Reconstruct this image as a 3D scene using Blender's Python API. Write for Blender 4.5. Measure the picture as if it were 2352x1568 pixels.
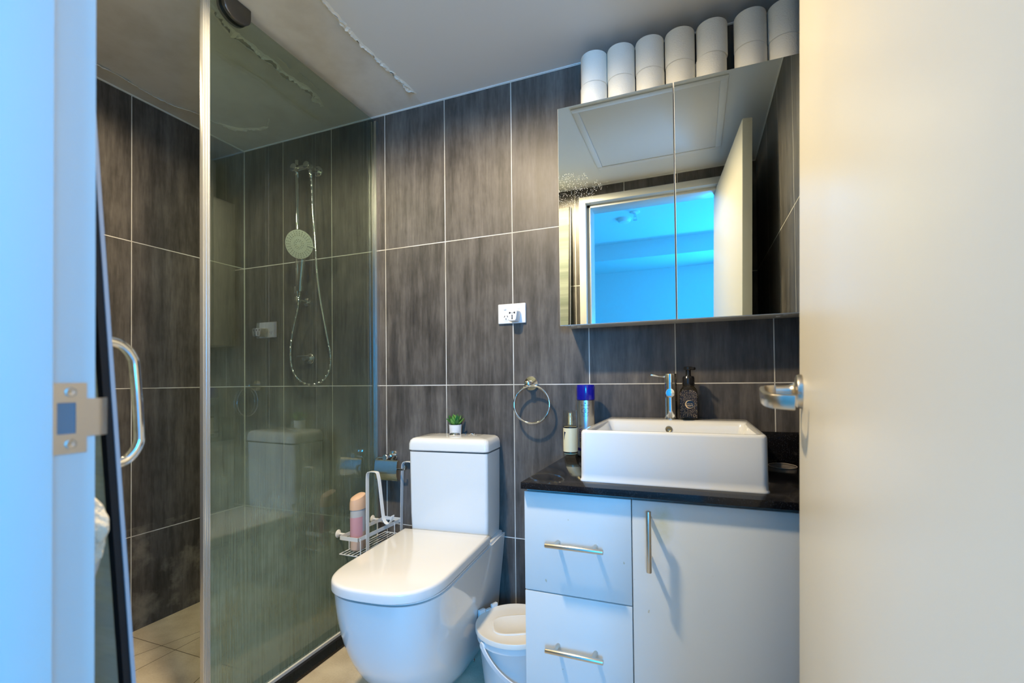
import bpy, bmesh, math, random
from math import pi, sin, cos, radians as R_
from mathutils import Vector, Matrix
random.seed(7)
for o in list(bpy.data.objects): bpy.data.objects.remove(o)
SC = bpy.context.scene
COL = SC.collection

# ------------------------------------------------------------------ camera
cd = bpy.data.cameras.new('camera'); cam = bpy.data.objects.new('camera', cd); COL.objects.link(cam)
YAW, PITCH, ROLL = -0.375123, 0.014652, -0.010329
f_ = Vector((sin(YAW)*cos(PITCH), cos(YAW)*cos(PITCH), sin(PITCH)))
r0 = Vector((cos(YAW), -sin(YAW), 0)); u0 = r0.cross(f_)
r_ = cos(ROLL)*r0 + sin(ROLL)*u0; u_ = -sin(ROLL)*r0 + cos(ROLL)*u0
cam.matrix_world = Matrix(((r_.x, u_.x, -f_.x, 2.1420), (r_.y, u_.y, -f_.y, -1.7171), (r_.z, u_.z, -f_.z, 1.0014), (0, 0, 0, 1)))
cd.sensor_width = 36; cd.lens = 16.416; cd.shift_y = 0.0320; cd.clip_start = .02
cd.dof.use_dof = True; cd.dof.focus_distance = 1.75; cd.dof.aperture_fstop = 3.2
SC.camera = cam
# ------------------------------------------------------------------ world, lights, exposure
w = bpy.data.worlds.new('world'); SC.world = w; w.use_nodes = True
w.node_tree.nodes['Background'].inputs[0].default_value = (.05, .35, .8, 1)
w.node_tree.nodes['Background'].inputs[1].default_value = .02
vs = SC.view_settings; vs.view_transform = 'Standard'; vs.look = 'None'; vs.exposure = 0.0; vs.gamma = 1; vs.use_curve_mapping = False
WARM = (1.0, .80, .52); BLUE = (.012, .40, 1.0)
def area(name, loc, target, size, energy, color, size_y=None, shape='RECTANGLE', spread=pi):
    l = bpy.data.lights.new(name, 'AREA'); l.shape = shape; l.size = size
    if size_y: l.size_y = size_y
    l.energy = energy; l.color = color; l.spread = spread
    o = bpy.data.objects.new(name, l); COL.objects.link(o); o.location = loc
    o.rotation_euler = (Vector(target) - Vector(loc)).to_track_quat('-Z', 'Y').to_euler()
    return o
L1 = (1.36, -1.0, 2.188); L2 = (.38, -1.02, 2.188)
def spot(name, loc, energy, color, cone, blend, radius):
    l = bpy.data.lights.new(name, 'SPOT'); l.energy = energy; l.color = color; l.spot_size = R_(cone); l.spot_blend = blend; l.shadow_soft_size = radius
    o = bpy.data.objects.new(name, l); COL.objects.link(o); o.location = loc; return o
spot('downlight_lamp', (L1[0], L1[1], 2.18), 126, WARM, 175, .30, .05)
spot('shower_downlight_lamp', (L2[0], L2[1], 2.18), 18, WARM, 165, .22, .05)
area('hall_window_light', (2.77, -3.93, 1.25), (1.5, 0, .6), .52, 116, BLUE, .85)
area('hall_side_fill_light', (4.32, -2.75, 1.5), (1.0, -2.9, 1.5), 1.3, 62, BLUE, 1.4)  # added blue fill that brightens the hall walls

# ------------------------------------------------------------------ materials
def mat(name, col=(.8,.8,.8), rough=.5, metal=0, spec=.5, coat=0, emit=None, noise=None, trans=0, ior=1.45, alpha=1, bump=None):
    m = bpy.data.materials.new(name); m.use_nodes = True
    nt = m.node_tree; b = nt.nodes['Principled BSDF']
    b.inputs['Base Color'].default_value = (*col, 1); b.inputs['Roughness'].default_value = rough
    b.inputs['Metallic'].default_value = metal; b.inputs['Specular IOR Level'].default_value = spec
    b.inputs['Coat Weight'].default_value = coat; b.inputs['Coat Roughness'].default_value = .05
    b.inputs['Transmission Weight'].default_value = trans; b.inputs['IOR'].default_value = ior
    if emit: b.inputs['Emission Color'].default_value = (*emit[0], 1); b.inputs['Emission Strength'].default_value = emit[1]
    if noise:   # (scale, amount) gentle colour mottling in object space
        tc = nt.nodes.new('ShaderNodeTexCoord'); n = nt.nodes.new('ShaderNodeTexNoise'); n.inputs['Scale'].default_value = noise[0]; n.inputs['Detail'].default_value = 4
        nt.links.new(tc.outputs['Object'], n.inputs['Vector'])
        mx = nt.nodes.new('ShaderNodeMix'); mx.data_type = 'RGBA'; mx.inputs[6].default_value = (*col, 1)
        mx.inputs[7].default_value = (*[c*(1-noise[1]) for c in col], 1)
        nt.links.new(n.outputs['Fac'], mx.inputs[0]); nt.links.new(mx.outputs[2], b.inputs['Base Color'])
    if bump:
        tc = nt.nodes.new('ShaderNodeTexCoord'); n = nt.nodes.new('ShaderNodeTexNoise'); n.inputs['Scale'].default_value = bump[0]
        nt.links.new(tc.outputs['Object'], n.inputs['Vector'])
        bp = nt.nodes.new('ShaderNodeBump'); bp.inputs['Strength'].default_value = bump[1]; bp.inputs['Distance'].default_value = bump[2] if len(bump) > 2 else .002
        nt.links.new(n.outputs['Fac'], bp.inputs['Height']); nt.links.new(bp.outputs[0], b.inputs['Normal'])
    return m

class NT:
    """tiny node-graph helper"""
    def __init__(s, m): s.nt = m.node_tree; s.L = s.nt.links.new
    def n(s, t, **kw):
        x = s.nt.nodes.new(t)
        for k, v in kw.items(): setattr(x, k, v)
        return x
    def m(s, op, a, b=None, c=None):
        x = s.n('ShaderNodeMath', operation=op)
        for i, v in enumerate((a, b, c)):
            if v is None: continue
            if isinstance(v, (int, float)): x.inputs[i].default_value = v
            else: s.L(v, x.inputs[i])
        return x.outputs[0]
    def xyz(s, a, b, c):
        x = s.n('ShaderNodeCombineXYZ')
        for i, v in enumerate((a, b, c)):
            if isinstance(v, (int, float)): x.inputs[i].default_value = v
            else: s.L(v, x.inputs[i])
        return x.outputs[0]
    def noise(s, v, scale, detail=3, rough=.5):
        x = s.n('ShaderNodeTexNoise'); x.inputs['Scale'].default_value = scale; x.inputs['Detail'].default_value = detail; x.inputs['Roughness'].default_value = rough
        s.L(v, x.inputs['Vector']); return x.outputs['Fac']
    def ramp(s, f, stops):
        x = s.n('ShaderNodeValToRGB'); e = x.color_ramp.elements
        while len(e) < len(stops): e.new(.5)
        for el, (p, c) in zip(e, stops): el.position = p; el.color = (*c, 1) if len(c) == 3 else c
        s.L(f, x.inputs[0]); return x.outputs[0]
    def mix(s, f, a, b):
        x = s.n('ShaderNodeMix', data_type='RGBA')
        for i, v in ((0, f), (6, a), (7, b)):
            if isinstance(v, (int, float)): x.inputs[i].default_value = v
            elif isinstance(v, tuple): x.inputs[i].default_value = (*v, 1)
            else: s.L(v, x.inputs[i])
        return x.outputs[2]

GZ = .9876
def tile_mat(name, axis, off, tw=.302, th=.602, zoff=GZ, lime=False):
    m = mat(name, rough=.42); g = NT(m); b = m.node_tree.nodes['Principled BSDF']
    geo = g.n('ShaderNodeNewGeometry'); sp = g.n('ShaderNodeSeparateXYZ'); g.L(geo.outputs['Position'], sp.inputs[0])
    u = sp.outputs[axis]; z = sp.outputs[2]
    tu = g.m('DIVIDE', g.m('SUBTRACT', u, off), tw); tv = g.m('DIVIDE', g.m('SUBTRACT', z, zoff), th)
    du = g.m('MULTIPLY', g.m('PINGPONG', tu, .5), tw); dv = g.m('MULTIPLY', g.m('PINGPONG', tv, .5), th)
    d = g.m('MINIMUM', du, dv); grout = g.m('LESS_THAN', d, .0017)
    wn = g.n('ShaderNodeTexWhiteNoise', noise_dimensions='2D'); g.L(g.xyz(g.m('FLOOR', tu), g.m('FLOOR', tv), 0), wn.inputs['Vector'])
    rv = wn.outputs['Value']
    ro = g.m('MULTIPLY', rv, 37.0)
    s1 = g.noise(g.xyz(g.m('ADD', g.m('MULTIPLY', u, 26), ro), ro, g.m('MULTIPLY', z, 2.2)), 1.0, 5, .62)
    s2 = g.noise(g.xyz(g.m('MULTIPLY', u, 110), ro, g.m('MULTIPLY', z, 16)), 1.0, 3, .6)
    s3 = g.noise(g.xyz(g.m('MULTIPLY', u, 7), ro, g.m('MULTIPLY', z, 6)), 1.0, 4, .6)
    s = g.m('ADD', g.m('ADD', g.m('MULTIPLY', s1, .5), g.m('MULTIPLY', s2, .22)), g.m('MULTIPLY', s3, .3))
    s = g.m('ADD', s, g.m('MULTIPLY', g.m('SUBTRACT', rv, .5), .05))
    c = g.ramp(s, [(.34, (.030, .027, .025)), (.47, (.072, .064, .058)), (.60, (.128, .114, .103)), (.74, (.20, .18, .163))])
    if lime:   # limescale and soap marks low on the shower wall
        lm = g.m('MULTIPLY', g.m('GREATER_THAN', .42, z), g.m('MULTIPLY', g.m('SUBTRACT', g.noise(geo.outputs['Position'], 7, 5, .6), .52), 3.2))
        lm = g.m('MAXIMUM', g.m('MINIMUM', lm, .55), 0)
        c = g.mix(lm, c, (.34, .31, .25))
    gn = g.noise(geo.outputs['Position'], 5, 3)
    gc = g.ramp(gn, [(.35, (.50, .46, .38)), (.62, (.74, .73, .70))])
    g.L(g.mix(grout, c, gc), b.inputs['Base Color'])
    rr = g.m('ADD', .36, g.m('MULTIPLY', s, .22)); g.L(g.m('ADD', rr, g.m('MULTIPLY', grout, .3)), b.inputs['Roughness'])
    h = g.m('MINIMUM', g.m('DIVIDE', d, .003), 1.0)
    bp = g.n('ShaderNodeBump'); bp.inputs['Strength'].default_value = .5; bp.inputs['Distance'].default_value = .0012
    g.L(g.m('ADD', h, g.m('MULTIPLY', s2, .12)), bp.inputs['Height']); g.L(bp.outputs[0], b.inputs['Normal'])
    return m

def floor_mat():
    m = mat('floor_tile', rough=.45); g = NT(m); b = m.node_tree.nodes['Principled BSDF']
    geo = g.n('ShaderNodeNewGeometry'); sp = g.n('ShaderNodeSeparateXYZ'); g.L(geo.outputs['Position'], sp.inputs[0])
    x, y = sp.outputs[0], sp.outputs[1]
    dx = g.m('MULTIPLY', g.m('PINGPONG', g.m('DIVIDE', g.m('SUBTRACT', x, .297), .6), .5), .6)
    dy = g.m('MULTIPLY', g.m('PINGPONG', g.m('DIVIDE', g.m('SUBTRACT', y, -.532), .6), .5), .6)
    # diagonal fall cut towards the shower drain
    dd = g.m('ABSOLUTE', g.m('ADD', g.m('SUBTRACT', g.m('MULTIPLY', g.m('SUBTRACT', x, .218), .957), g.m('MULTIPLY', g.m('SUBTRACT', y, -.5307), .29)), 0))
    dd2 = g.m('ABSOLUTE', g.m('ADD', g.m('MULTIPLY', g.m('SUBTRACT', x, .5588), .94), g.m('MULTIPLY', g.m('ADD', y, .6406), .35)))
    sh = g.m('GREATER_THAN', x, .815)
    d = g.m('MINIMUM', g.m('MINIMUM', g.m('ADD', dx, sh), dy), g.m('ADD', g.m('MINIMUM', dd, dd2), sh))
    gr = g.m('LESS_THAN', d, .0014)
    n = g.noise(geo.outputs['Position'], 9, 4); n2 = g.noise(geo.outputs['Position'], 160, 2)
    c = g.ramp(g.m('ADD', g.m('MULTIPLY', n, .75), g.m('MULTIPLY', n2, .25)), [(.35, (.50, .42, .30)), (.65, (.68, .60, .46))])
    g.L(g.mix(gr, c, (.13, .10, .06)), b.inputs['Base Color'])
    return m

def ceiling_mat():
    m = mat('ceiling_paint', rough=.75, spec=.25); g = NT(m); b = m.node_tree.nodes['Principled BSDF']
    geo = g.n('ShaderNodeNewGeometry')
    n = g.noise(geo.outputs['Position'], 3.2, 4, .6); n2 = g.noise(geo.outputs['Position'], 14, 3, .6)
    c = g.ramp(g.m('ADD', g.m('MULTIPLY', n, .7), g.m('MULTIPLY', n2, .3)), [(.36, (.58, .56, .52)), (.58, (.69, .68, .655))])
    sp = g.n('ShaderNodeSeparateXYZ'); g.L(geo.outputs['Position'], sp.inputs[0])
    clean = g.m('GREATER_THAN', sp.outputs[0], g.m('ADD', 1.055, g.m('MULTIPLY', n2, .03)))
    g.L(g.mix(clean, c, (.72, .715, .70)), b.inputs['Base Color'])
    return m

def granite_mat():
    m = mat('black_granite', (.008,.008,.009), rough=.10, spec=.42); g = NT(m); b = m.node_tree.nodes['Principled BSDF']
    geo = g.n('ShaderNodeNewGeometry'); v = g.n('ShaderNodeTexVoronoi'); v.inputs['Scale'].default_value = 760
    g.L(geo.outputs['Position'], v.inputs['Vector'])
    wn = g.n('ShaderNodeTexWhiteNoise', noise_dimensions='3D'); g.L(v.outputs['Color'], wn.inputs['Vector'])
    k = g.m('MULTIPLY', g.m('GREATER_THAN', wn.outputs['Value'], .90), g.m('LESS_THAN', v.outputs['Distance'], .35))
    g.L(g.mix(k, (.008,.008,.010), (.10,.105,.12)), b.inputs['Base Color'])
    return m

def glass_mat(name, tint=(.80,.88,.84), dirt=True, ztop=1.15, dcol=(.33,.43,.36), amt=2.1, cap=.72, f0=.042):
    m = bpy.data.materials.new(name); m.use_nodes = True; nt = m.node_tree; nt.nodes.clear(); g = NT(m)
    out = g.n('ShaderNodeOutputMaterial'); tr = g.n('ShaderNodeBsdfTransparent'); tr.inputs[0].default_value = (*tint, 1)
    gl = g.n('ShaderNodeBsdfGlossy'); gl.inputs['Roughness'].default_value = .015; gl.inputs['Color'].default_value = (.95,1,.97,1)
    lw = g.n('ShaderNodeLayerWeight'); lw.inputs[0].default_value = .5
    fr_ = g.m('ADD', f0, g.m('MULTIPLY', g.m('POWER', lw.outputs['Facing'], 5.0), 1-f0))
    last = tr.outputs[0]
    if dirt:    # soap film and run marks that gather towards the bottom of the pane
        geo = g.n('ShaderNodeNewGeometry'); sp = g.n('ShaderNodeSeparateXYZ'); g.L(geo.outputs['Position'], sp.inputs[0])
        y, z = sp.outputs[1], sp.outputs[2]
        fall = g.m('MAXIMUM', g.m('MINIMUM', g.m('DIVIDE', g.m('SUBTRACT', ztop, z), ztop-.30), 1.0), 0)
        fall = g.m('POWER', fall, 1.25)
        st = g.noise(g.xyz(0, g.m('MULTIPLY', y, 170), g.m('MULTIPLY', z, 3.5)), 1.0, 4, .65)
        bl = g.noise(g.xyz(0, g.m('MULTIPLY', y, 6), g.m('MULTIPLY', z, 5)), 1.0, 4, .6)
        sp2 = g.noise(g.xyz(0, g.m('MULTIPLY', y, 300), g.m('MULTIPLY', z, 300)), 1.0, 1)
        k = g.m('ADD', g.m('MULTIPLY', g.m('SUBTRACT', st, .30), .75), g.m('MULTIPLY', g.m('SUBTRACT', bl, .35), .7))
        k = g.m('MULTIPLY', g.m('MAXIMUM', k, 0), fall)
        k = g.m('ADD', g.m('MULTIPLY', k, amt), .012)
        k = g.m('ADD', k, g.m('MULTIPLY', g.m('GREATER_THAN', sp2, .80), .25))
        k = g.m('MINIMUM', k, cap)
        df = g.n('ShaderNodeBsdfDiffuse'); df.inputs[0].default_value = (*dcol, 1)
        tl = g.n('ShaderNodeBsdfTranslucent'); tl.inputs[0].default_value = (*dcol, 1)
        ad = g.n('ShaderNodeMixShader'); ad.inputs[0].default_value = .4; g.L(df.outputs[0], ad.inputs[1]); g.L(tl.outputs[0], ad.inputs[2])
        m2 = g.n('ShaderNodeMixShader'); g.L(k, m2.inputs[0]); g.L(last, m2.inputs[1]); g.L(ad.outputs[0], m2.inputs[2]); last = m2.outputs[0]
    mx = g.n('ShaderNodeMixShader'); g.L(fr_, mx.inputs[0]); g.L(last, mx.inputs[1]); g.L(gl.outputs[0], mx.inputs[2])
    g.L(mx.outputs[0], out.inputs[0]); return m

def mirror_mat():
    m = mat('mirror_glass', (.80,.86,.83), rough=.012, metal=1); g = NT(m); b = m.node_tree.nodes['Principled BSDF']
    geo = g.n('ShaderNodeNewGeometry'); sp = g.n('ShaderNodeSeparateXYZ'); g.L(geo.outputs['Position'], sp.inputs[0])
    x, z = sp.outputs[0], sp.outputs[2]
    v = g.n('ShaderNodeTexVoronoi'); v.inputs['Scale'].default_value = 520
    g.L(g.xyz(g.m('ADD', x, g.m('MULTIPLY', z, .35)), 0, g.m('MULTIPLY', z, .30)), v.inputs['Vector'])
    near = g.m('MAXIMUM', g.m('SUBTRACT', 1.0, g.m('MULTIPLY', g.m('ABSOLUTE', g.m('SUBTRACT', z, 1.655)), 9)), 0)
    near = g.m('MULTIPLY', near, g.m('MAXIMUM', g.m('SUBTRACT', 1.0, g.m('MULTIPLY', g.m('SUBTRACT', x, 1.70), 3.6)), 0))
    pat = g.noise(g.xyz(g.m('MULTIPLY', x, 30), 0, g.m('MULTIPLY', z, 18)), 1.0, 3)
    k = g.m('MULTIPLY', g.m('LESS_THAN', v.outputs['Distance'], .22), g.m('GREATER_THAN', g.m('MULTIPLY', near, pat), .20))
    film = g.m('MULTIPLY', g.m('MULTIPLY', near, pat), .30)
    g.L(g.mix(g.m('MAXIMUM', k, film), (.80,.86,.83), (.62,.64,.58)), b.inputs['Base Color'])
    g.L(g.m('ADD', .012, g.m('MULTIPLY', k, .6)), b.inputs['Roughness']); g.L(g.m('SUBTRACT', 1.0, g.m('MULTIPLY', k, .8)), b.inputs['Metallic'])
    return m

def cabinet_mat():
    m = mat('white_laminate', (.66,.68,.66), rough=.34, spec=.45); g = NT(m); b = m.node_tree.nodes['Principled BSDF']
    geo = g.n('ShaderNodeNewGeometry')
    n = g.noise(geo.outputs['Position'], 55, 2); n2 = g.noise(geo.outputs['Position'], 2.6, 3)
    k = g.m('MULTIPLY', g.m('GREATER_THAN', n, .735), g.m('GREATER_THAN', n2, .47))
    sp = g.n('ShaderNodeSeparateXYZ'); g.L(geo.outputs['Position'], sp.inputs[0])
    # yellowed drip stain beside the door pull
    ex = g.m('DIVIDE', g.m('SUBTRACT', sp.outputs[0], 2.062), .03); ez = g.m('DIVIDE', g.m('SUBTRACT', sp.outputs[2], .655), .055)
    blot = g.m('MAXIMUM', g.m('SUBTRACT', 1.0, g.m('ADD', g.m('MULTIPLY', ex, ex), g.m('MULTIPLY', ez, ez))), 0)
    blot = g.m('MULTIPLY', blot, g.m('MULTIPLY', g.noise(geo.outputs['Position'], 60, 4), .8))
    c = g.mix(blot, (.66,.68,.66), (.50,.44,.16))
    g.L(g.mix(g.m('MULTIPLY', k, .6), c, (.42,.36,.18)), b.inputs['Base Color'])
    return m

M = {}
M['tile_back'] = tile_mat('tile_back', 0, .2648)
M['tile_left'] = tile_mat('tile_left', 1, -.5144, lime=True)
M['tile_right'] = tile_mat('tile_right', 1, -.40)
M['tile_front'] = tile_mat('tile_front', 0, 1.757)
M['floor'] = floor_mat(); M['ceiling'] = ceiling_mat(); M['granite'] = granite_mat()
M['glass'] = glass_mat('shower_glass', (.76,.83,.79), dcol=(.38,.49,.41), f0=.075); M['glass_door'] = glass_mat('door_glass', (.70,.84,.77), True, 3.6, (.62,.65,.58), 3.2, .85); M['mirror'] = mirror_mat(); M['lam'] = cabinet_mat()
M['paint_flake'] = mat('paint_flake', (.80,.77,.69), .8)
M['white_wall'] = mat('white_wall', (.72,.72,.72), .7)
M['frame'] = mat('frame_enamel', (.60,.60,.57), .35)
M['door'] = mat('door_enamel', (.78,.73,.61), .33, noise=(2.5, .05))
M['chrome'] = mat('chrome', (.80,.81,.82), .07, 1)
M['nickel'] = mat('brushed_nickel', (.62,.56,.47), .30, 1)
M['alu'] = mat('aluminium', (.72,.72,.72), .30, 1)
M['dark_metal'] = mat('dark_metal', (.16,.155,.15), .4, 1)
M['steel'] = mat('satin_steel', (.58,.53,.46), .38, 1)
M['ceramic'] = mat('white_ceramic', (.78,.79,.78), .10, spec=.5, coat=.5)
M['basin'] = mat('basin_ceramic', (.76,.76,.74), .12, spec=.5, coat=.5)
M['seat'] = mat('seat_plastic', (.80,.78,.75), .16, coat=.3)
M['wplastic'] = mat('white_plastic', (.80,.80,.80), .3)
M['bucket'] = mat('bucket_plastic', (.72,.73,.72), .35)
M['bucket_lid'] = mat('bucket_lid_plastic', (.78,.74,.66), .35)
M['white_wire'] = mat('white_coated_wire', (.80,.81,.81), .35)
M['paper'] = mat('toilet_paper', (.88,.86,.79), .95, spec=.1, bump=(260, .5, .002))
M['card'] = mat('cardboard_core', (.45,.36,.25), .9)
M['black'] = mat('black_plastic', (.012,.012,.014), .22, coat=.3)
M['rubber'] = mat('black_rubber', (.006,.006,.007), .6)
M['green'] = mat('succulent_leaf', (.05,.22,.05), .4, noise=(60, .6))
M['green2'] = mat('succulent_young_leaf', (.14,.34,.06), .4)
M['soil'] = mat('potting_soil', (.22,.15,.09), .95)
M['pot'] = mat('pot_ceramic', (.78,.78,.78), .4)
M['blue_cap'] = mat('blue_cap', (.006,.006,.28), .18, coat=.4)
M['can'] = mat('silver_can', (.62,.63,.64), .30, 1)
M['ink'] = mat('purple_ink', (.05,.01,.12), .5)
M['dark_ink'] = mat('dark_ink', (.02,.03,.06), .5)
M['cream_label'] = mat('cream_label', (.78,.70,.46), .45)
M['clear'] = glass_mat('clear_plastic', (.90,.92,.92), False)
M['smoke_clear'] = glass_mat('soap_bottle_plastic', (.55,.52,.48), False)
M['gold'] = mat('gold_foil', (.80,.58,.30), .45, .2)
M['pump_gold'] = mat('pump_gold', (.70,.62,.38), .3, .7)
M['peach'] = mat('peach_plastic', (.78,.52,.36), .4)
M['pink'] = mat('pink_label', (.66,.36,.42), .5)
M['bottle'] = mat('translucent_bottle', (.70,.52,.42), .25, coat=.3)
M['bottle_top'] = mat('bottle_shoulder', (.55,.57,.60), .15, coat=.3)
M['seal'] = mat('grey_seal', (.46,.47,.50), .45)
M['cloth'] = mat('cream_towelling', (.66,.59,.45), .95, spec=.1, bump=(180, .8, .004))
M['nozzle'] = mat('grey_rubber_nozzle', (.10,.11,.11), .6)
M['sprayface'] = mat('spray_face', (.55,.58,.56), .35)
M['dark_slot'] = mat('dark_slot', (.01,.01,.02), .6)
M['hall'] = mat('hall_paint', (.74,.74,.74), .8)
M['silicone'] = mat('silicone_bead', (.74,.74,.72), .5)
M['brass'] = mat('overflow_metal', (.30,.26,.17), .35, 1)
M['stain_ring'] = mat('pale_ring', (.62,.55,.48), .6)
M['window_sky'] = mat('window_sky', (.1,.3,.6), .5, emit=((.04,.42,1.0), 4.0))
M['lamp_glow'] = mat('lamp_lens', (.9,.85,.7), .4, emit=((1,.82,.55), 25.0))
def soap_label_mat():
    m = mat('soap_label', (.012,.010,.012), .35); g = NT(m); b = m.node_tree.nodes['Principled BSDF']
    tc = g.n('ShaderNodeTexCoord'); v = g.n('ShaderNodeTexVoronoi'); v.inputs['Scale'].default_value = 430
    g.L(tc.outputs['Object'], v.inputs['Vector']); sp = g.n('ShaderNodeSeparateXYZ'); g.L(tc.outputs['Object'], sp.inputs[0])
    wn = g.n('ShaderNodeTexWhiteNoise', noise_dimensions='3D'); g.L(v.outputs['Color'], wn.inputs['Vector'])
    k = g.m('MULTIPLY', g.m('LESS_THAN', v.outputs['Distance'], .30), g.m('GREATER_THAN', wn.outputs['Value'], .62))
    # fine rays bursting from the middle of the label
    ang = g.m('ARCTAN2', g.m('SUBTRACT', sp.outputs[2], .055), sp.outputs[0])
    ray = g.m('GREATER_THAN', g.m('SINE', g.m('MULTIPLY', ang, 44)), .82)
    k2 = g.m('MULTIPLY', ray, g.m('GREATER_THAN', g.noise(tc.outputs['Object'], 260, 2), .52))
    k = g.m('MINIMUM', g.m('ADD', k, g.m('MULTIPLY', k2, .6)), 1.0)
    g.L(g.mix(k, (.012,.010,.012), (.62,.45,.26)), b.inputs['Base Color']); return m
M['soap_label'] = soap_label_mat()

# ------------------------------------------------------------------ mesh helpers
def nb(): return bmesh.new()
def box(bm, x0, x1, y0, y1, z0, z1, bev=0, seg=2, mtx=None):
    t = bmesh.new(); bmesh.ops.create_cube(t, size=1)
    for v in t.verts: v.co = Vector(((x0+x1)/2 + v.co.x*(x1-x0), (y0+y1)/2 + v.co.y*(y1-y0), (z0+z1)/2 + v.co.z*(z1-z0)))
    if bev: bmesh.ops.bevel(t, geom=t.edges[:], offset=bev, segments=seg, profile=.5, affect='EDGES')
    if mtx: bmesh.ops.transform(t, matrix=mtx, verts=t.verts)
    merge(bm, t); return bm
def merge(bm, t):
    me = bpy.data.meshes.new('tmp'); t.to_mesh(me); t.free(); bm.from_mesh(me); bpy.data.meshes.remove(me)
def lathe(bm, prof, c=(0,0,0), axis=(0,0,1), n=48, cap=True):
    """prof: list of (radius, height) along axis"""
    q = Vector((0,0,1)).rotation_difference(Vector(axis).normalized()); c = Vector(c); rings = []
    for r, h in prof:
        if r < 1e-6: rings.append([bm.verts.new(c + q @ Vector((0,0,h)))])
        else: rings.append([bm.verts.new(c + q @ Vector((r*cos(2*pi*i/n), r*sin(2*pi*i/n), h))) for i in range(n)])
    for a, b in zip(rings, rings[1:]):
        for i in range(n):
            j = (i+1) % n
            if len(a) == 1 and len(b) == 1: continue
            if len(a) == 1: bm.faces.new((a[0], b[j], b[i]))
            elif len(b) == 1: bm.faces.new((a[i], a[j], b[0]))
            else: bm.faces.new((a[i], a[j], b[j], b[i]))
    if cap:
        if len(rings[0]) > 1: bm.faces.new(rings[0][::-1])
        if len(rings[-1]) > 1: bm.faces.new(rings[-1])
    return bm
def cyl(bm, a, b, r, n=32, bev=.0):
    a, b = Vector(a), Vector(b); L = (b-a).length
    p = [(r, 0), (r, L)] if not bev else [(r-bev, 0), (r-.3*bev, .3*bev), (r, bev), (r, L-bev), (r-.3*bev, L-.3*bev), (r-bev, L)]
    return lathe(bm, p, a, b-a, n)
def spline(pts, k=8, closed=False):
    P = [Vector(p) for p in pts]; out = []; n = len(P)
    for i in range(n if closed else n-1):
        if closed: p0, p1, p2, p3 = P[(i-1) % n], P[i], P[(i+1) % n], P[(i+2) % n]
        else: p0, p1, p2, p3 = P[max(i-1,0)], P[i], P[i+1], P[min(i+2,n-1)]
        for s in range(k):
            t = s/k
            out.append(.5*((2*p1)+(p2-p0)*t+(2*p0-5*p1+4*p2-p3)*t*t+(3*p1-p0-3*p2+p3)*t**3))
    if not closed: out.append(P[-1])
    return out
def tube(bm, pts, r, n=12, closed=False, rfun=None, sect=None):
    P = [Vector(p) for p in pts]; N = len(P); rings = []; up = None
    for i in range(N):
        if closed: d = (P[(i+1) % N]-P[i-1]).normalized()
        else: d = (P[min(i+1,N-1)]-P[max(i-1,0)]).normalized()
        if up is None:
            up = Vector((0,0,1)) if abs(d.z) < .9 else Vector((0,1,0))
        s = d.cross(up).normalized(); up = s.cross(d).normalized()
        rr = rfun(i/(N-1)) if rfun else r
        if sect: rings.append([bm.verts.new(P[i]+s*a+up*b) for a, b in sect])
        else: rings.append([bm.verts.new(P[i]+s*rr*cos(2*pi*k/n)+up*rr*sin(2*pi*k/n)) for k in range(n)])
    m = len(rings[0])
    for i in range(N if closed else N-1):
        a, b = rings[i], rings[(i+1) % N]
        for k in range(m): bm.faces.new((a[k], a[(k+1) % m], b[(k+1) % m], b[k]))
    if not closed: bm.faces.new(rings[0][::-1]); bm.faces.new(rings[-1])
    return bm
def band(bm, pts, width_dir, wd, th):
    """flat strip following pts; width along the fixed direction width_dir"""
    P = [Vector(p) for p in pts]; W = Vector(width_dir).normalized(); rings = []
    for i in range(len(P)):
        d = (P[min(i+1,len(P)-1)]-P[max(i-1,0)]).normalized(); nrm = d.cross(W).normalized()
        rings.append([bm.verts.new(P[i]+W*a*wd/2+nrm*b*th/2) for a, b in ((-1,-1),(1,-1),(1,1),(-1,1))])
    for a, b in zip(rings, rings[1:]):
        for k in range(4): bm.faces.new((a[k], a[(k+1) % 4], b[(k+1) % 4], b[k]))
    bm.faces.new(rings[0][::-1]); bm.faces.new(rings[-1]); return bm
def loft(bm, loops, cap0=True, cap1=True):
    rings = [[bm.verts.new(Vector(p)) for p in l] for l in loops]; m = len(rings[0])
    for a, b in zip(rings, rings[1:]):
        for k in range(m): bm.faces.new((a[k], a[(k+1) % m], b[(k+1) % m], b[k]))
    if cap0: bm.faces.new(rings[0][::-1])
    if cap1: bm.faces.new(rings[-1])
    return bm
def rrect(x0, x1, y0, y1, r, z, n=8):
    """counter-clockwise rounded rectangle loop"""
    out = []
    for cx, cy, a0 in ((x1-r, y0+r, -pi/2), (x1-r, y1-r, 0), (x0+r, y1-r, pi/2), (x0+r, y0+r, pi)):
        for i in range(n+1):
            a = a0 + (pi/2)*i/n; out.append((cx+r*cos(a), cy+r*sin(a), z))
    return out

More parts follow.
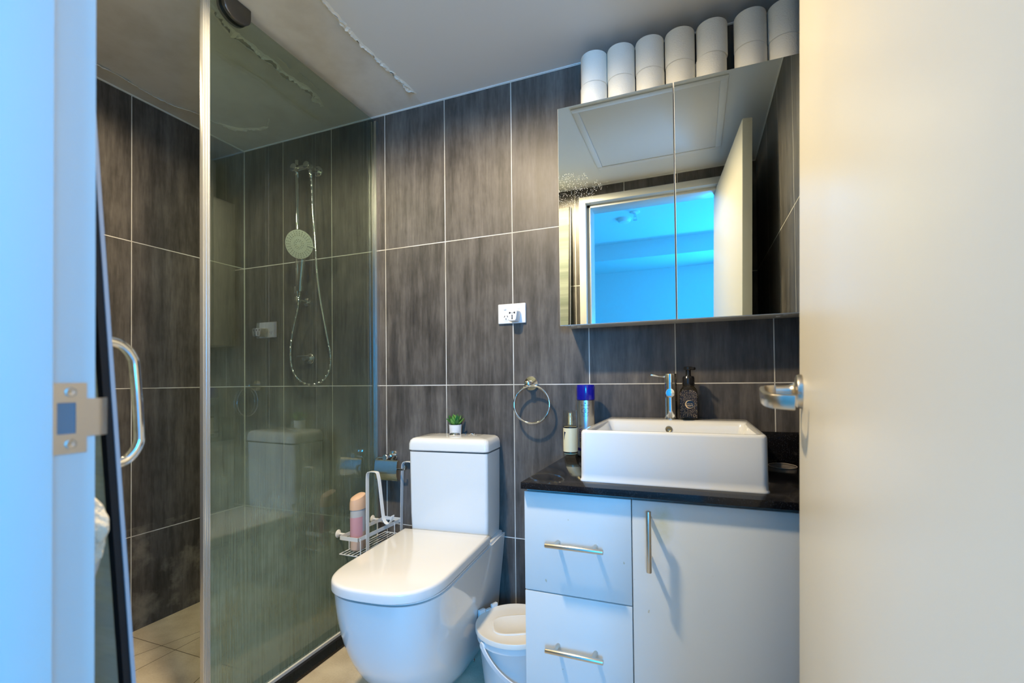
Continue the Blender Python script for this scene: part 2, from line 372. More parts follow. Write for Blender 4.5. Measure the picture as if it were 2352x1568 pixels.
def thing(name, label, cat, loc=(0,0,0), rz=0, group=None):
    o = bpy.data.objects.new(name, None); COL.objects.link(o); o.empty_display_size = .05
    o.location = loc; o.rotation_euler = (0,0,rz); o['label'] = label; o['category'] = cat
    if group: o['group'] = group
    o.matrix_basis = Matrix.Translation(loc) @ Matrix.Rotation(rz, 4, 'Z')
    return o
def root_of(o):
    m = o.matrix_basis.copy()
    while o.parent: o = o.parent; m = o.matrix_basis @ m
    return m
def obj(name, bm, m, parent=None, world=True, smooth=True, label=None, ang=38):
    """one mesh object; world=True: bm holds world coordinates and is moved into the parent's frame"""
    if parent and world: bmesh.ops.transform(bm, matrix=root_of(parent).inverted(), verts=bm.verts)
    bmesh.ops.recalc_face_normals(bm, faces=bm.faces[:])
    if smooth:
        for f in bm.faces: f.smooth = True
        for e in bm.edges: e.smooth = not (len(e.link_faces) == 2 and e.calc_face_angle(0) > R_(ang))
    me = bpy.data.meshes.new(name); bm.to_mesh(me); bm.free()
    for x in (m if isinstance(m, (list, tuple)) else [m]): me.materials.append(x)
    o = bpy.data.objects.new(name, me); COL.objects.link(o)
    if parent: o.parent = parent
    if label: o['label'] = label
    return o
def tag(o, label, cat, group=None):
    o['label'] = label; o['category'] = cat
    if group: o['group'] = group
    return o
def struct(name, bm, m, parent=None, label=None, smooth=False):
    o = obj(name, bm, m, parent, smooth=smooth)
    if not parent: o['kind'] = 'structure'; o['label'] = label; o['category'] = name.split('_')[0]
    return o
def text_bm(txt, size, font_shear=0, align='CENTER', ext=0.0):
    c = bpy.data.curves.new('txt', 'FONT'); c.body = txt; c.size = size; c.align_x = align; c.align_y = 'CENTER'; c.extrude = ext; c.shear = font_shear; c.resolution_u = 3
    o = bpy.data.objects.new('txt', c); COL.objects.link(o); bpy.context.view_layer.update()
    me = bpy.data.meshes.new_from_object(o.evaluated_get(bpy.context.evaluated_depsgraph_get()))
    bpy.data.objects.remove(o); bpy.data.curves.remove(c)
    bm = nb(); bm.from_mesh(me); bpy.data.meshes.remove(me); return bm
def wrap(bm, c, r, a0, z0, rot=0, eps=.0004, sub=True):
    """wrap flat xy artwork round a vertical cylinder at c; a0 = facing angle"""
    if sub: bmesh.ops.triangulate(bm, faces=bm.faces[:])
    for v in bm.verts:
        x, y = v.co.x, v.co.y
        if rot: x, y = -y, x
        a = a0 + x/r
        v.co = Vector((c[0]+(r+eps)*cos(a), c[1]+(r+eps)*sin(a), z0+y))
    return bm

# ================================================================== SETTING
CZ = 2.1956
b = nb(); box(b, -.1, 2.54, 0, .1, -.05, CZ+.1); struct('wall_back', b, M['tile_back'], label='back wall of large dark streaked tiles with pale grout')
b = nb(); box(b, -.1, 0, -1.56, 0, -.05, CZ+.1); struct('wall_left', b, M['tile_left'], label='left shower wall of dark brown tiles with pale grout')
b = nb(); box(b, 2.462, 2.54, -1.42, 0, -.05, CZ+.1); struct('wall_right', b, M['tile_right'], label='right wall of dark tiles behind the open door')
FY = -1.42; HY = -1.56; OXL, OXR, OZT = 1.50, 2.32, 2.11
b = nb(); box(b, 0, OXL, HY, FY, -.05, CZ+.1); box(b, OXR, 2.54, HY, FY, -.05, CZ+.1); box(b, OXL, OXR, HY, FY, OZT, CZ+.1)
fw = struct('wall_front', b, [M['tile_front'], M['hall']], label='doorway wall of dark tiles seen in the mirror')
for p in fw.data.polygons:
    if p.normal.y < -.5: p.material_index = 1
b = nb(); box(b, -.1, 2.54, HY, .1, -.05, 0); struct('floor', b, M['floor'], label='beige tiled bathroom floor')
b = nb(); box(b, -.1, 2.54, HY, .1, CZ, CZ+.1); ceil = struct('ceiling', b, M['ceiling'], label='grey painted ceiling with peeling paint')
# silicone bead where tiles meet the ceiling
b = nb(); t = .0035
box(b, 0, 2.462, -t, 0, CZ-t, CZ); box(b, 0, t, FY, -t, CZ-t, CZ); box(b, 2.462-t, 2.462, FY, -t, CZ-t, CZ); box(b, 0, 2.462, FY, FY+t, CZ-t, CZ)
struct('trim_1', b, M['silicone'], label='thin white bead along the top of the tiles')
b = nb(); box(b, 0, .0035, -.0035, 0, 0, CZ); struct('trim_2', b, M['silicone'], label='pale grout bead in the shower corner')
b = nb(); box(b, .805, .884, -.80, -.001, 0, .012, .002); struct('trim_3', b, M['granite'], label='black stone threshold strip under the shower glass')

# peeling paint on the ceiling: bare plaster patches with curled flakes along their edges
from mathutils import noise as mnoise
M['plaster'] = mat('bare_plaster', (.50,.46,.37), .9, noise=(30, .25))
SEED = [0.0]
def walk(pts, step):
    P = spline([(x, y, 0) for x, y in pts], 10); L = [0]
    for a, c in zip(P, P[1:]): L.append(L[-1]+(c-a).length)
    n = max(8, int(L[-1]/step)); out = []; j = 0
    for i in range(n+1):
        q = L[-1]*i/n
        while j < len(L)-2 and L[j+1] < q: j += 1
        out.append(P[j].lerp(P[j+1], min(1, (q-L[j])/max(1e-6, L[j+1]-L[j]))))
    res = []
    for i, q in enumerate(out):
        d = (out[min(i+1,n)]-out[max(i-1,0)]).normalized(); res.append((q, Vector((-d.y, d.x, 0)), min(1, i/(n*.07+1), (n-i)/(n*.07+1)), L[-1]*i/n))
    return res
def nz(x, sd, f): return mnoise.noise(Vector((x*f, sd, sd*.37)))
def peel(pts, band_w, flake_w, hang, sides=(1, -1), bare=True):
    """pts: centre line; band_w: width of the bare strip; flakes hang from the listed edges and curl back over the strip"""
    SEED[0] += 7.3; sd = SEED[0]; W = walk(pts, .005)
    edge = {}
    for sgn in (1, -1):
        edge[sgn] = [q + nr*sgn*max(.0006, env*(band_w/2*(1+.55*nz(l, sd+sgn, 22)) + .005*nz(l, sd+3*sgn, 75)+.0025*nz(l, sd+5*sgn, 190))) for q, nr, env, l in W]
    if bare:
        bm = nb(); A_ = [bm.verts.new((p.x, p.y, CZ-.0004)) for p in edge[1]]; B_ = [bm.verts.new((p.x, p.y, CZ-.0004)) for p in edge[-1]]
        for i in range(len(A_)-1): bm.faces.new((A_[i], A_[i+1], B_[i+1], B_[i]))
        obj('bare_plaster', bm, M['plaster'], ceil, smooth=False)
    for sgn in sides:
        bm = nb(); rows = []
        for (q, nr, env, l), p in zip(W, edge[sgn]):
            k = max(0, .45 + .9*nz(l, sd+11*sgn, 26) + .45*nz(l, sd+13*sgn, 90)); wd = env*flake_w*k + .0008; h = hang*(.25+k)*env
            inn = -nr*sgn
            rows.append([bm.verts.new(p - inn*.003 + Vector((0,0,CZ-.0002))), bm.verts.new(p + inn*wd*.45 + Vector((0,0,CZ-.0006-h*.25))), bm.verts.new(p + inn*wd*.85 + Vector((0,0,CZ-.0008-h*.7))), bm.verts.new(p + inn*wd*.95 + Vector((0,0,CZ-.001-h)))])
        for a_, c_ in zip(rows, rows[1:]):
            for k in range(3): bm.faces.new((a_[k], a_[k+1], c_[k+1], c_[k]))
        g = bmesh.ops.extrude_face_region(bm, geom=bm.faces[:])
        for e in g['geom']:
            if isinstance(e, bmesh.types.BMVert): e.co.z -= .0006
        obj('peeling_paint', bm, M['paint_flake'], ceil, smooth=False)
peel([(1.11,-.92),(1.078,-.60),(1.071,-.508),(1.063,-.415),(1.064,-.296),(1.072,-.184),(1.081,-.075)], .010, .010, .007, (1,-1))
peel([(1.066,-.20),(1.072,-.14),(1.076,-.078)], .016, .018, .010, (1,-1))
peel([(.745,-.72),(.702,-.632),(.690,-.548),(.692,-.463),(.676,-.366),(.69,-.28),(.676,-.178)], .026, .018, .010, (1,-1))
peel([(.735,-.45),(.726,-.39)], .006, .022, .012, (1,), False)
peel([(.744,-.37),(.742,-.31),(.735,-.24)], .005, .014, .009, (1,), False)
peel([(.686,-.235),(.674,-.19),(.662,-.15)], .010, .020, .010, (1,-1))
peel([(.085,-.95),(.090,-.70),(.093,-.615),(.078,-.506),(.082,-.407),(.115,-.339),(.121,-.264),(.136,-.20)], .006, .012, .008, (1,), False)
peel([(.128,-.235),(.148,-.185),(.19,-.150),(.25,-.128),(.31,-.124)], .014, .016, .010, (1,-1))
peel([(.30,-.13),(.345,-.155),(.37,-.175)], .004, .006, .005, (1,), False)

# door frame (white enamelled steel) : architrave, rebate, stop
JL, JR, JT = 1.524, 2.296, 2.092
def frame_bm():
    bm = nb()
    # stepped profile: architrave, rebate face and door stop all the way round
    def jamb(xa, xr, xs, z1):
        lo, hi = min(xa, xr), max(xa, xr); box(bm, lo, hi, HY-.012, -1.405, 0, z1, .0015, 2)
        lo, hi = min(xr, xs), max(xr, xs); box(bm, lo, hi, HY-.012, -1.451, 0, JT, .001, 2)
    jamb(1.484, JL, 1.545, JT+.001); jamb(2.336, JR, 2.2955, JT+.001)
    box(bm, 1.484, 2.336, HY-.012, -1.405, JT, 2.130, .0015, 2); box(bm, JL, JR, HY-.012, -1.451, JT-.017, JT, .001, 2)
    return bm
fr = struct('trim_4', frame_bm(), M['frame'], label='white enamelled steel door frame with rebate and stop', smooth=True)
# strike plate on the rebate
b = nb(); zc = .967
pts = [(-1.4440, .0375), (-1.4140, .0375), (-1.4140, .0205), (-1.4035, .0205), (-1.4035,-.0205), (-1.4140,-.0205), (-1.4140,-.0375), (-1.4440,-.0375)]
hole = [(-1.4395, .0165), (-1.4235, .0165), (-1.4235,-.0165), (-1.4395,-.0165)]
x0, x1 = JL, JL+.0016
def strip(a, c): box(b, x0, x1, a[0], c[0], zc+a[1], zc+c[1])
strip((-1.444,.0165), (-1.414,.0375)); strip((-1.444,-.0375), (-1.414,-.0165)); strip((-1.444,-.0165), (-1.4395,.0165)); strip((-1.4235,-.0165), (-1.414,.0165)); strip((-1.414,-.0205), (-1.4035,.0205))
sp = obj('strike_plate', b, M['steel'], fr, smooth=False)
b = nb(); band(b, [(JL+.0008,-1.4035,zc), (JL+.0008,-1.3995,zc), (JL-.001,-1.3955,zc), (JL-.006,-1.392,zc), (JL-.012,-1.391,zc)], (0,0,1), .041, .0016); obj('strike_lip', b, M['steel'], sp)
b = nb(); box(b, JL+.0001, JL+.0006, -1.4395, -1.4235, zc-.0165, zc+.0165); obj('latch_pocket', b, mat('pocket_shade', (.16,.19,.22), .6), sp, smooth=False)  # flat patch; recess shade and blue light are put into its colour
for dz in (-.0275, .0275):
    b = nb(); lathe(b, [(.0052, 0), (.0052, .0006), (.0040, .0014), (.0012, .0012), (0, .0008)], (JL+.0014, -1.428, zc+dz), (1,0,0), 24); obj('screw', b, M['steel'], sp)

# hall beyond the doorway
HZ = 2.40
b = nb(); box(b, -.6, 4.5, -4.1, HY, -.05, 0); struct('floor_hall', b, mat('hall_floor', (.35,.33,.30), .5), label='hall floor beyond the door')
b = nb(); box(b, -.6, 4.5, -4.1, HY, HZ, HZ+.1); struct('ceiling_hall', b, M['hall'], label='hall ceiling seen through the doorway in the mirror')
b = nb(); box(b, -.6, 4.5, -4.1, -4.0, 0, HZ); struct('wall_hall_back', b, M['hall'], label='hall wall seen in the mirror')
b = nb(); box(b, -.6, 4.5, -4.0, -3.42, 2.235, HZ); struct('trim_5', b, M['hall'], label='bulkhead along the hall ceiling seen in the mirror')
b = nb(); box(b, -.7, -.6, -4.1, HY, 0, HZ); struct('wall_hall_left', b, M['hall'], label='hall side wall')
b = nb(); box(b, 4.4, 4.5, -4.1, HY, 0, HZ); struct('wall_hall_right', b, M['hall'], label='far hall side wall')
b = nb(); box(b, -.6, 0, HY-.001, HY+.1, -.05, HZ); box(b, 2.54, 4.5, HY-.001, HY+.1, -.05, HZ); box(b, -.1, 2.54, HY-.001, HY+.01, CZ+.05, HZ+.1)
struct('wall_hall_front', b, M['hall'], label='hall side of the bathroom wall')
def window(name, x0, x1, y0, y1, z0, z1):
    bm = nb()
    if abs(x1-x0) > abs(y1-y0):
        for a in ((x0,x0+.05,z0,z1), (x1-.05,x1,z0,z1), (x0,x1,z0,z0+.05), (x0,x1,z1-.05,z1), ((x0+x1)/2-.02,(x0+x1)/2+.02,z0,z1)): box(bm, a[0], a[1], y0, y1, a[2], a[3])
        g = nb(); box(g, x0+.03, x1-.03, y0+.005, y0+.012, z0+.03, z1-.03)
    else:
        for a in ((y0,y0+.05,z0,z1), (y1-.05,y1,z0,z1), (y0,y1,z0,z0+.05), (y0,y1,z1-.05,z1)): box(bm, x0, x1, a[0], a[1], a[2], a[3])
        g = nb(); box(g, x1-.012, x1-.005, y0+.03, y1-.03, z0+.03, z1-.03)
    o = struct(name, bm, M['frame'], label='bright bluish hall window, unseen and placed for its light'); obj('pane', g, M['window_sky'], o, smooth=False)
window('window_1', 2.46, 3.08, -3.998, -3.95, .75, 1.75)
window('window_added_2', 4.352, 4.398, -3.45, -2.05, .75, 2.2)  # added out of view to go with the side fill light
t = thing('smoke_detector', 'round flat detector disc on the hall ceiling seen in the mirror', 'detector', (1.583,-2.70,HZ))
b = nb(); lathe(b, [(.055,0),(.055,-.012),(.045,-.03),(.02,-.034),(0,-.034)], (1.583,-2.70,HZ), n=40); obj('cover', b, M['wplastic'], t)
b = nb(); lathe(b, [(.062,0),(.062,-.008),(.054,-.010)], (1.583,-2.70,HZ), n=40); obj('base_plate', b, M['wplastic'], t)
t = thing('fire_sprinkler', 'small sprinkler head on the hall ceiling seen in the mirror', 'sprinkler', (1.69,-2.56,HZ))
b = nb(); lathe(b, [(.04,0),(.04,-.006),(.02,-.012)], (1.69,-2.56,HZ), n=32); obj('escutcheon', b, M['wplastic'], t)
b = nb(); cyl(b, (1.69,-2.56,HZ-.01), (1.69,-2.56,HZ-.04), .010, 16); box(b, 1.678,1.681,-2.563,-2.557,HZ-.065,HZ-.03); box(b, 1.699,1.702,-2.563,-2.557,HZ-.065,HZ-.03); obj('nozzle', b, M['chrome'], t)
b = nb(); lathe(b, [(.018,-.065),(.018,-.068),(.004,-.068)], (1.69,-2.56,HZ), n=24); obj('deflector', b, M['chrome'], t)

# ceiling hatch seen in the mirror
t = thing('access_hatch', 'square access hatch in the ceiling seen in the mirror', 'hatch', (1.965,-.88,CZ))
X0, X1, Y0, Y1 = 1.645, 2.28, -1.205, -.575
b = nb(); f = .028
for a in ((X0,X1,Y0,Y0+f), (X0,X1,Y1-f,Y1), (X0,X0+f,Y0+f,Y1-f), (X1-f,X1,Y0+f,Y1-f)): box(b, a[0],a[1],a[2],a[3], CZ-.0045, CZ-.0002, .001)
obj('hatch_frame', b, M['white_wall'], t)
b = nb(); box(b, X0+f+.003, X1-f-.003, Y0+f+.003, Y1-f-.003, CZ-.0025, CZ-.0002, .0008); obj('hatch_panel', b, M['white_wall'], t)
for i, (nm, L) in enumerate((('downlight', L1), ('downlight', L2))):
    t = thing(nm, ['round recessed ceiling downlight over the middle of the room', 'round recessed ceiling downlight over the shower'][i], 'ceiling light', (L[0], L[1], CZ))
    b = nb(); lathe(b, [(.056,-.0002),(.058,-.003),(.064,-.004),(.066,-.0015),(.066,-.0002)], (L[0],L[1],CZ), cap=False); obj('bezel', b, M['wplastic'], t)
    b = nb(); lathe(b, [(0,-.0008),(.056,-.0008),(.056,-.0002)], (L[0],L[1],CZ), cap=False); obj('lens', b, M['lamp_glow'], t)

# ------------------------------------------------------------------ open white door
B = Vector((2.3195,-.72,0)); A = Vector((2.2370,-1.535,0)); dd = (B-A).normalized(); nn = Vector((dd.y,-dd.x,0)); DW = (B-A).length
PV = A + Vector((0,0,.972)); LEAN = Matrix.Translation(PV) @ Matrix.Rotation(.0165, 4, dd) @ Matrix.Translation(-PV)   # leaf tilted slightly so its edge stands upright in the camera view
def dmat(s, out, z): p = A + dd*s - nn*out; return LEAN @ Vector((p.x, p.y, z))   # s along leaf, out = away from visible face
b = nb(); box(b, 0, DW, 0, .038, .010, 2.083, .0015, 2)
D4 = LEAN @ Matrix(((dd.x, nn.x, 0, A.x), (dd.y, nn.y, 0, A.y), (0,0,1,0), (0,0,0,1)))
bmesh.ops.transform(b, matrix=D4, verts=b.verts)
door = struct('door_1', b, M['door'], label='open cream painted door at the right edge', smooth=True)
RS = DW-.052; RZ = .972
c = dmat(RS+.002, 0, RZ+.006)
hd = obj('lever_handle', lathe(nb(), [(.030,0),(.030,.004),(.0285,.008),(.025,.010),(.018,.0105),(.0135,.014),(.0118,.020),(.0113,.030),(.0113,.040)], c, -nn, 48), M['nickel'], door)
sct = [(-.0040,-.0115),(.0028,-.0115),(.0042,-.0095),(.0042,.0095),(.0028,.0115),(-.0040,.0115)]
path = [dmat(RS+.004,.026,RZ+.005), dmat(RS+.004,.044,RZ+.005), dmat(RS-.002,.056,RZ+.004), dmat(RS-.016,.061,RZ+.003), dmat(RS-.045,.062,RZ), dmat(RS-.075,.060,RZ-.004), dmat(RS-.096,.052,RZ-.007), dmat(RS-.108,.037,RZ-.008), dmat(RS-.112,.018,RZ-.009)]
obj('lever', tube(nb(), spline(path, 6), .01, sect=sct), M['nickel'], hd)
b = nb(); box(b, DW-.0005, DW+.0012, .008, .030, RZ-.06, RZ+.06)
bmesh.ops.transform(b, matrix=D4, verts=b.verts); obj('latch_plate', b, M['steel'], door, smooth=False)
for z in (.25, 1.85):
    b = nb(); cyl(b, (2.2860,-1.53,z-.045), (2.2860,-1.53,z+.045), .006, 16); obj('hinge', b, M['steel'], door)

# ================================================================== SHOWER
GX = .8155
t = thing('shower_screen', 'fixed frameless shower glass panel with soap marks left of toilet', 'shower screen', (GX,-.40,0))
b = nb(); box(b, GX-.005, GX+.005, -.772, -.008, .014, 2.172, .0006, 1); pane = obj('glass_pane', b, M['glass'], t, smooth=False)
b = nb(); box(b, GX-.008, GX+.008, -.793, -.771, .014, 2.19, .002, 2)
for yy in (-.789,-.782,-.775): box(b, GX+.007, GX+.0105, yy-.0012, yy+.0012, .014, 2.19)
obj('edge_seal', b, mat('clear_seal', (.62,.63,.62), .22, .65), t)
b = nb(); box(b, GX-.011, GX-.0052, -.014, -.0005, .014, 2.168); box(b, GX+.0052, GX+.016, -.014, -.0005, .014, 2.168); obj('wall_channel', b, M['alu'], t, smooth=False)
b = nb(); box(b, GX-.010, GX-.0052, -.79, -.001, .012, .026); box(b, GX+.0052, GX+.013, -.79, -.001, .012, .022); obj('bottom_channel', b, M['silicone'], t, smooth=False)
for xx, s in ((GX+.0055, 1), (GX-.0055, -1)):
    b = nb(); pr = []
    out = [(-.735, 2.194), (-.735, 2.165)] + [(-.688+.047*cos(a), 2.165+.036*sin(a)) for a in [pi+pi*i/12 for i in range(1,12)]] + [(-.641, 2.165), (-.641, 2.194)]
    loft(b, [[(xx, y, z) for y, z in out], [(xx+s*.010, y, z) for y, z in out], [(xx+s*.013, -.688+(y+.688)*.93, 2.18+(z-2.18)*.93) for y, z in out]])
    obj('ceiling_clamp', b, M['dark_metal'], t, ang=50)

# slide rail, hand shower, mixer
t = thing('shower_slide_rail', 'chrome vertical slide rail on the shower wall', 'shower rail', (.418,-.06,1.35))
b = nb(); cyl(b, (.4185,-.06,1.342), (.4185,-.06,2.045), .0095, 24, .002); obj('rail', b, M['chrome'], t)
b = nb(); lathe(b, [(.027,0),(.027,.006),(.024,.010),(.013,.012),(.013,.05)], (.492,-.0005,2.003), (0,-1,0)); cyl(b, (.492,-.04,2.003), (.492,-.082,2.003), .018, 32, .002)
cyl(b, (.492,-.062,2.003), (.415,-.062,2.003), .0125, 24); cyl(b, (.4185,-.045,2.003), (.4185,-.086,2.003), .0185, 32, .002); cyl(b, (.499,-.062,1.985), (.501,-.058,1.95), .009, 20, .001)
obj('top_bracket', b, M['chrome'], t)
b = nb(); cyl(b, (.4185,-.06,1.372), (.4185,-.06,1.404), .0135, 24, .002); cyl(b, (.4185,-.06,1.388), (.4185,-.0005,1.388), .009, 20); lathe(b, [(.020,0),(.020,.005),(.012,.008)], (.4185,-.0005,1.388), (0,-1,0)); obj('lower_bracket', b, M['chrome'], t)
b = nb(); cyl(b, (.4185,-.06,1.418), (.4185,-.06,1.452), .0155, 24, .002); cyl(b, (.4185,-.063,1.436), (.455,-.085,1.436), .008, 16); lathe(b, [(.0165,-.012),(.019,.014)], (.4615,-.088,1.436), (.18,-.12,1), 24); obj('slider', b, M['chrome'], t)

t = thing('hand_shower', 'round multi-jet chrome hand shower with looped metal hose', 'hand shower', (.465,-.09,1.43))
nrm = Vector((.30,-.90,-.30)).normalized(); hc = Vector((.514,-.140,1.618))
b = nb(); cyl(b, (.4615,-.088,1.424), (.4625,-.089,1.45), .0105, 20); tube(b, spline([(.4625,-.089,1.44),(.470,-.094,1.47),(.487,-.103,1.53),(.499,-.111,1.573),(.507,-.118,1.60)], 5), .013, 20, rfun=lambda k: .0125+.004*k); obj('handle', b, M['chrome'], t)
b = nb(); lathe(b, [(0,-.030),(.030,-.028),(.052,-.018),(.063,-.006),(.0655,0),(.064,.004)], hc, nrm, 56); obj('head_shell', b, M['chrome'], t)
b = nb(); lathe(b, [(.0635,.001),(.0625,.0052),(.056,.0062),(0,.0068)], hc, nrm, 56); obj('spray_face', b, M['sprayface'], t)
q = Vector((0,0,1)).rotation_difference(nrm); b = nb()
for rad, cnt in ((.055,26), (.047,26), (.0395,26), (.020,14), (.013,9)):
    for i in range(cnt):
        a = 2*pi*i/cnt; p = hc + q @ Vector((rad*cos(a), rad*sin(a), .0058)); lathe(b, [(.0016,0),(.0014,.0018),(0,.002)], p, nrm, 6)
obj('spray_nozzles', b, M['nozzle'], t)
b = nb(); p = hc + q @ Vector((.060,.006,.004)); cyl(b, p - (q @ Vector((.022,0,0))) + nrm*.003, p + (q @ Vector((.010,0,0))) + nrm*.002, .0025, 10); obj('spray_selector', b, M['sprayface'], t)
HOSE = [(.501,-.058,1.952),(.503,-.055,1.90),(.508,-.055,1.805),(.52,-.055,1.642),(.53,-.055,1.51),(.55,-.055,1.379),(.584,-.055,1.227),(.606,-.055,1.128),(.600,-.055,1.059),(.558,-.055,1.01),(.486,-.055,.994),(.418,-.055,1.018),(.377,-.055,1.073),(.368,-.055,1.156),(.385,-.058,1.247),(.427,-.072,1.334),(.451,-.083,1.397),(.4615,-.088,1.426)]
hp = spline(HOSE, 26); L = len(hp)
b = nb(); tube(b, hp, .0062, 10, rfun=lambda k: .0062+.0008*sin(k*L*pi*.9)); obj('hose', b, M['chrome'], t)
t = thing('shower_mixer', 'chrome shower mixer tap on the wall inside the hose loop', 'tap', (.434,0,1.12))
b = nb(); lathe(b, [(.026,0),(.026,.003),(.024,.005),(.016,.006)], (.434,-.0005,1.118), (0,-1,0)); obj('wall_plate', b, M['chrome'], t)
b = nb(); cyl(b, (.434,-.006,1.118), (.434,-.040,1.118), .014, 32, .002); obj('body', b, M['chrome'], t)
b = nb(); cyl(b, (.400,-.044,1.128), (.474,-.044,1.128), .0055, 14, .001); obj('lever', b, M['chrome'], t)

# glass shower door lifted off and leaning on the doorway wall
t = thing('leaning_shower_door', 'blurred glass shower door with metal pull leaning behind the frame', 'shower door', (1.05,-1.30,0))
lean = math.atan(.0625); PX1 = 1.432
PM = Matrix.Translation((0,-1.276,0)) @ Matrix.Rotation(lean, 4, 'X')
def pbox(bm, *a, bev=0): box(bm, *a, bev=bev, mtx=PM)
b = nb(); pbox(b, .72, PX1-.0125, -.0095, -.0015, .004, 2.085); obj('glass_pane', b, M['glass_door'], t, smooth=False)
b = nb(); pbox(b, PX1-.012, PX1-.0005, -.0125, -.0006, .004, 2.088); obj('black_seal', b, M['rubber'], t, smooth=False)
b = nb(); pbox(b, PX1-.0004, PX1+.0015, -.0040, .0005, .004, 2.088); obj('edge_strip', b, M['seal'], t, smooth=False)
zh = (.895, 1.062); px = 1.398
pp = [(px,-.002,zh[0]), (px,.020,zh[0]), (px,.032,zh[0]+.006), (px,.042,zh[0]+.020), (px,.045,zh[0]+.04), (px,.045,zh[1]-.04), (px,.042,zh[1]-.020), (px,.032,zh[1]-.006), (px,.020,zh[1]), (px,-.002,zh[1])]
b = nb(); tube(b, [PM @ p for p in spline(pp, 6)], .0068, 20); obj('pull_handle', b, M['chrome'], t)
t = thing('cream_cloth', 'crumpled cream towelling cloth tucked behind the leaning glass door', 'cloth', (1.452,-1.366,.80))
b = nb(); bmesh.ops.create_icosphere(b, subdivisions=5, radius=1)
for v in b.verts:
    p = v.co.copy(); n = .18*sin(5*p.z+2*p.x)+.10*sin(9*p.x+4*p.z+1)+.05*sin(17*p.z+6*p.y)
    s = 1+n*.5; sx = .020*(1-.45*max(0,-p.z)) ; v.co = Vector((1.442+p.x*s*sx-.006*p.z, -1.368+p.y*s*.014, .826+p.z*s*.042))
obj('cloth_bunch', b, M['cloth'], t)
b = nb(); tube(b, spline([(1.440,-1.369,.81),(1.432,-1.371,.775),(1.420,-1.373,.745),(1.405,-1.375,.715),(1.40,-1.376,.69)], 6), .012, 14, rfun=lambda k: .015-.011*k*k); obj('hanging_fold', b, mat('grey_cloth_fold', (.46,.45,.42), .95), t)

# ================================================================== TOILET
TO = (1.2555,-.0180,0); TA = .085
t = thing('toilet', 'white back to wall toilet with closed lid and square cistern', 'toilet', TO, TA)
def dloop(w, L, Ls, z, v0=.0, n=24, p=2.6, wb=None):
    """D-shaped loop in local xy: back straight at y=-v0, sides straight to y=-Ls, front a superellipse reaching y=-L"""
    out = [(w, -v0, z)]
    for i in range(1, 9): out.append((w, -(v0+(Ls-v0)*i/8), z))
    if wb:   # the back flares out to the wall
        out = [(w, -v0-(Ls-v0)*t, z) for t in (0,.03,.08,.14,.22,.32,.45,.7,1)]
        out = [(x+(wb-w)*max(0,1+y/.20)**2, y, zz) for x, y, zz in out]
    for i in range(1, n+1):
        a = (pi/2)*i/n; out.append((w*max(0,cos(a))**(2/p), -(Ls+(L-Ls)*max(0,sin(a))**(2/p)), z))
    out[-1] = (0, -L, z)
    mir = [(-x, y, zz) for x, y, zz in out[:-1]]
    return out + mir[::-1]
loops = []
for i in range(15):
    z = .405*i/14; k = z/.405
    w = .108+.067*k**.55; Lf = .36+.312*(1-(1-k)**2.3)**.60; rc = min(w-.012, .10+.05*(1-k))
    loops.append(dloop(w, Lf, Lf-.20, z, p=2.4+.5*k, wb=max(w, .126+.038*k**.5)))
b = nb(); loft(b, loops)
obj('pan', b, M['ceramic'], t, world=False)
b = nb(); loft(b, [rrect(-.168,.168,-.165,-.001,.02,.395), rrect(-.169,.169,-.165,-.001,.02,.414)]); obj('pan_shelf', b, M['ceramic'], t, world=False)
b = nb(); loft(b, [dloop(.168,.662,.49,.4055,.17,p=2.8), dloop(.171,.670,.49,.409,.17,p=2.8), dloop(.171,.670,.49,.414,.17,p=2.8)]); obj('seat', b, M['seat'], t, world=False)
def lidloops():
    o = []
    for ins, z in ((.003,.4165),(0,.419),(0,.438),(.0012,.4425),(.004,.4455),(.010,.447)):
        o.append(dloop(.173-ins, .686-ins, .50, z, .170+ins, p=2.8))
    return o
b = nb(); loft(b, lidloops()); obj('lid', b, M['seat'], t, world=False)
b = nb(); loft(b, [rrect(-.155,.155,-.150,-.002,.012,.415), rrect(-.158,.158,-.153,-.002,.012,.50), rrect(-.160,.160,-.156,-.002,.012,.735)]); obj('cistern', b, M['ceramic'], t, world=False)
b = nb(); lp = []
for ins, z in ((.004,.7395),(0,.743),(.0005,.765),(.004,.778),(.011,.785),(.024,.7882),(.07,.790)): lp.append(rrect(-.164+ins,.164-ins,-.160+ins,-.001-min(ins,.002),(.017 if ins<.02 else .008),z))
loft(b, lp); obj('cistern_lid', b, M['ceramic'], t, world=False)
b = nb(); lathe(b, [(.0205,0),(.0215,.002),(.0195,.006),(.014,.0095),(.007,.0112),(0,.0115)], (-.014,-.052,.7895)); fb = obj('flush_button', b, M['chrome'], t, world=False)
b = nb(); lathe(b, [(.006,0),(.006,.002),(.003,.004),(0,.0042)], (.131,-.235,.030), (1,0,.15), 16); obj('bolt_cap', b, M['chrome'], t, world=False)

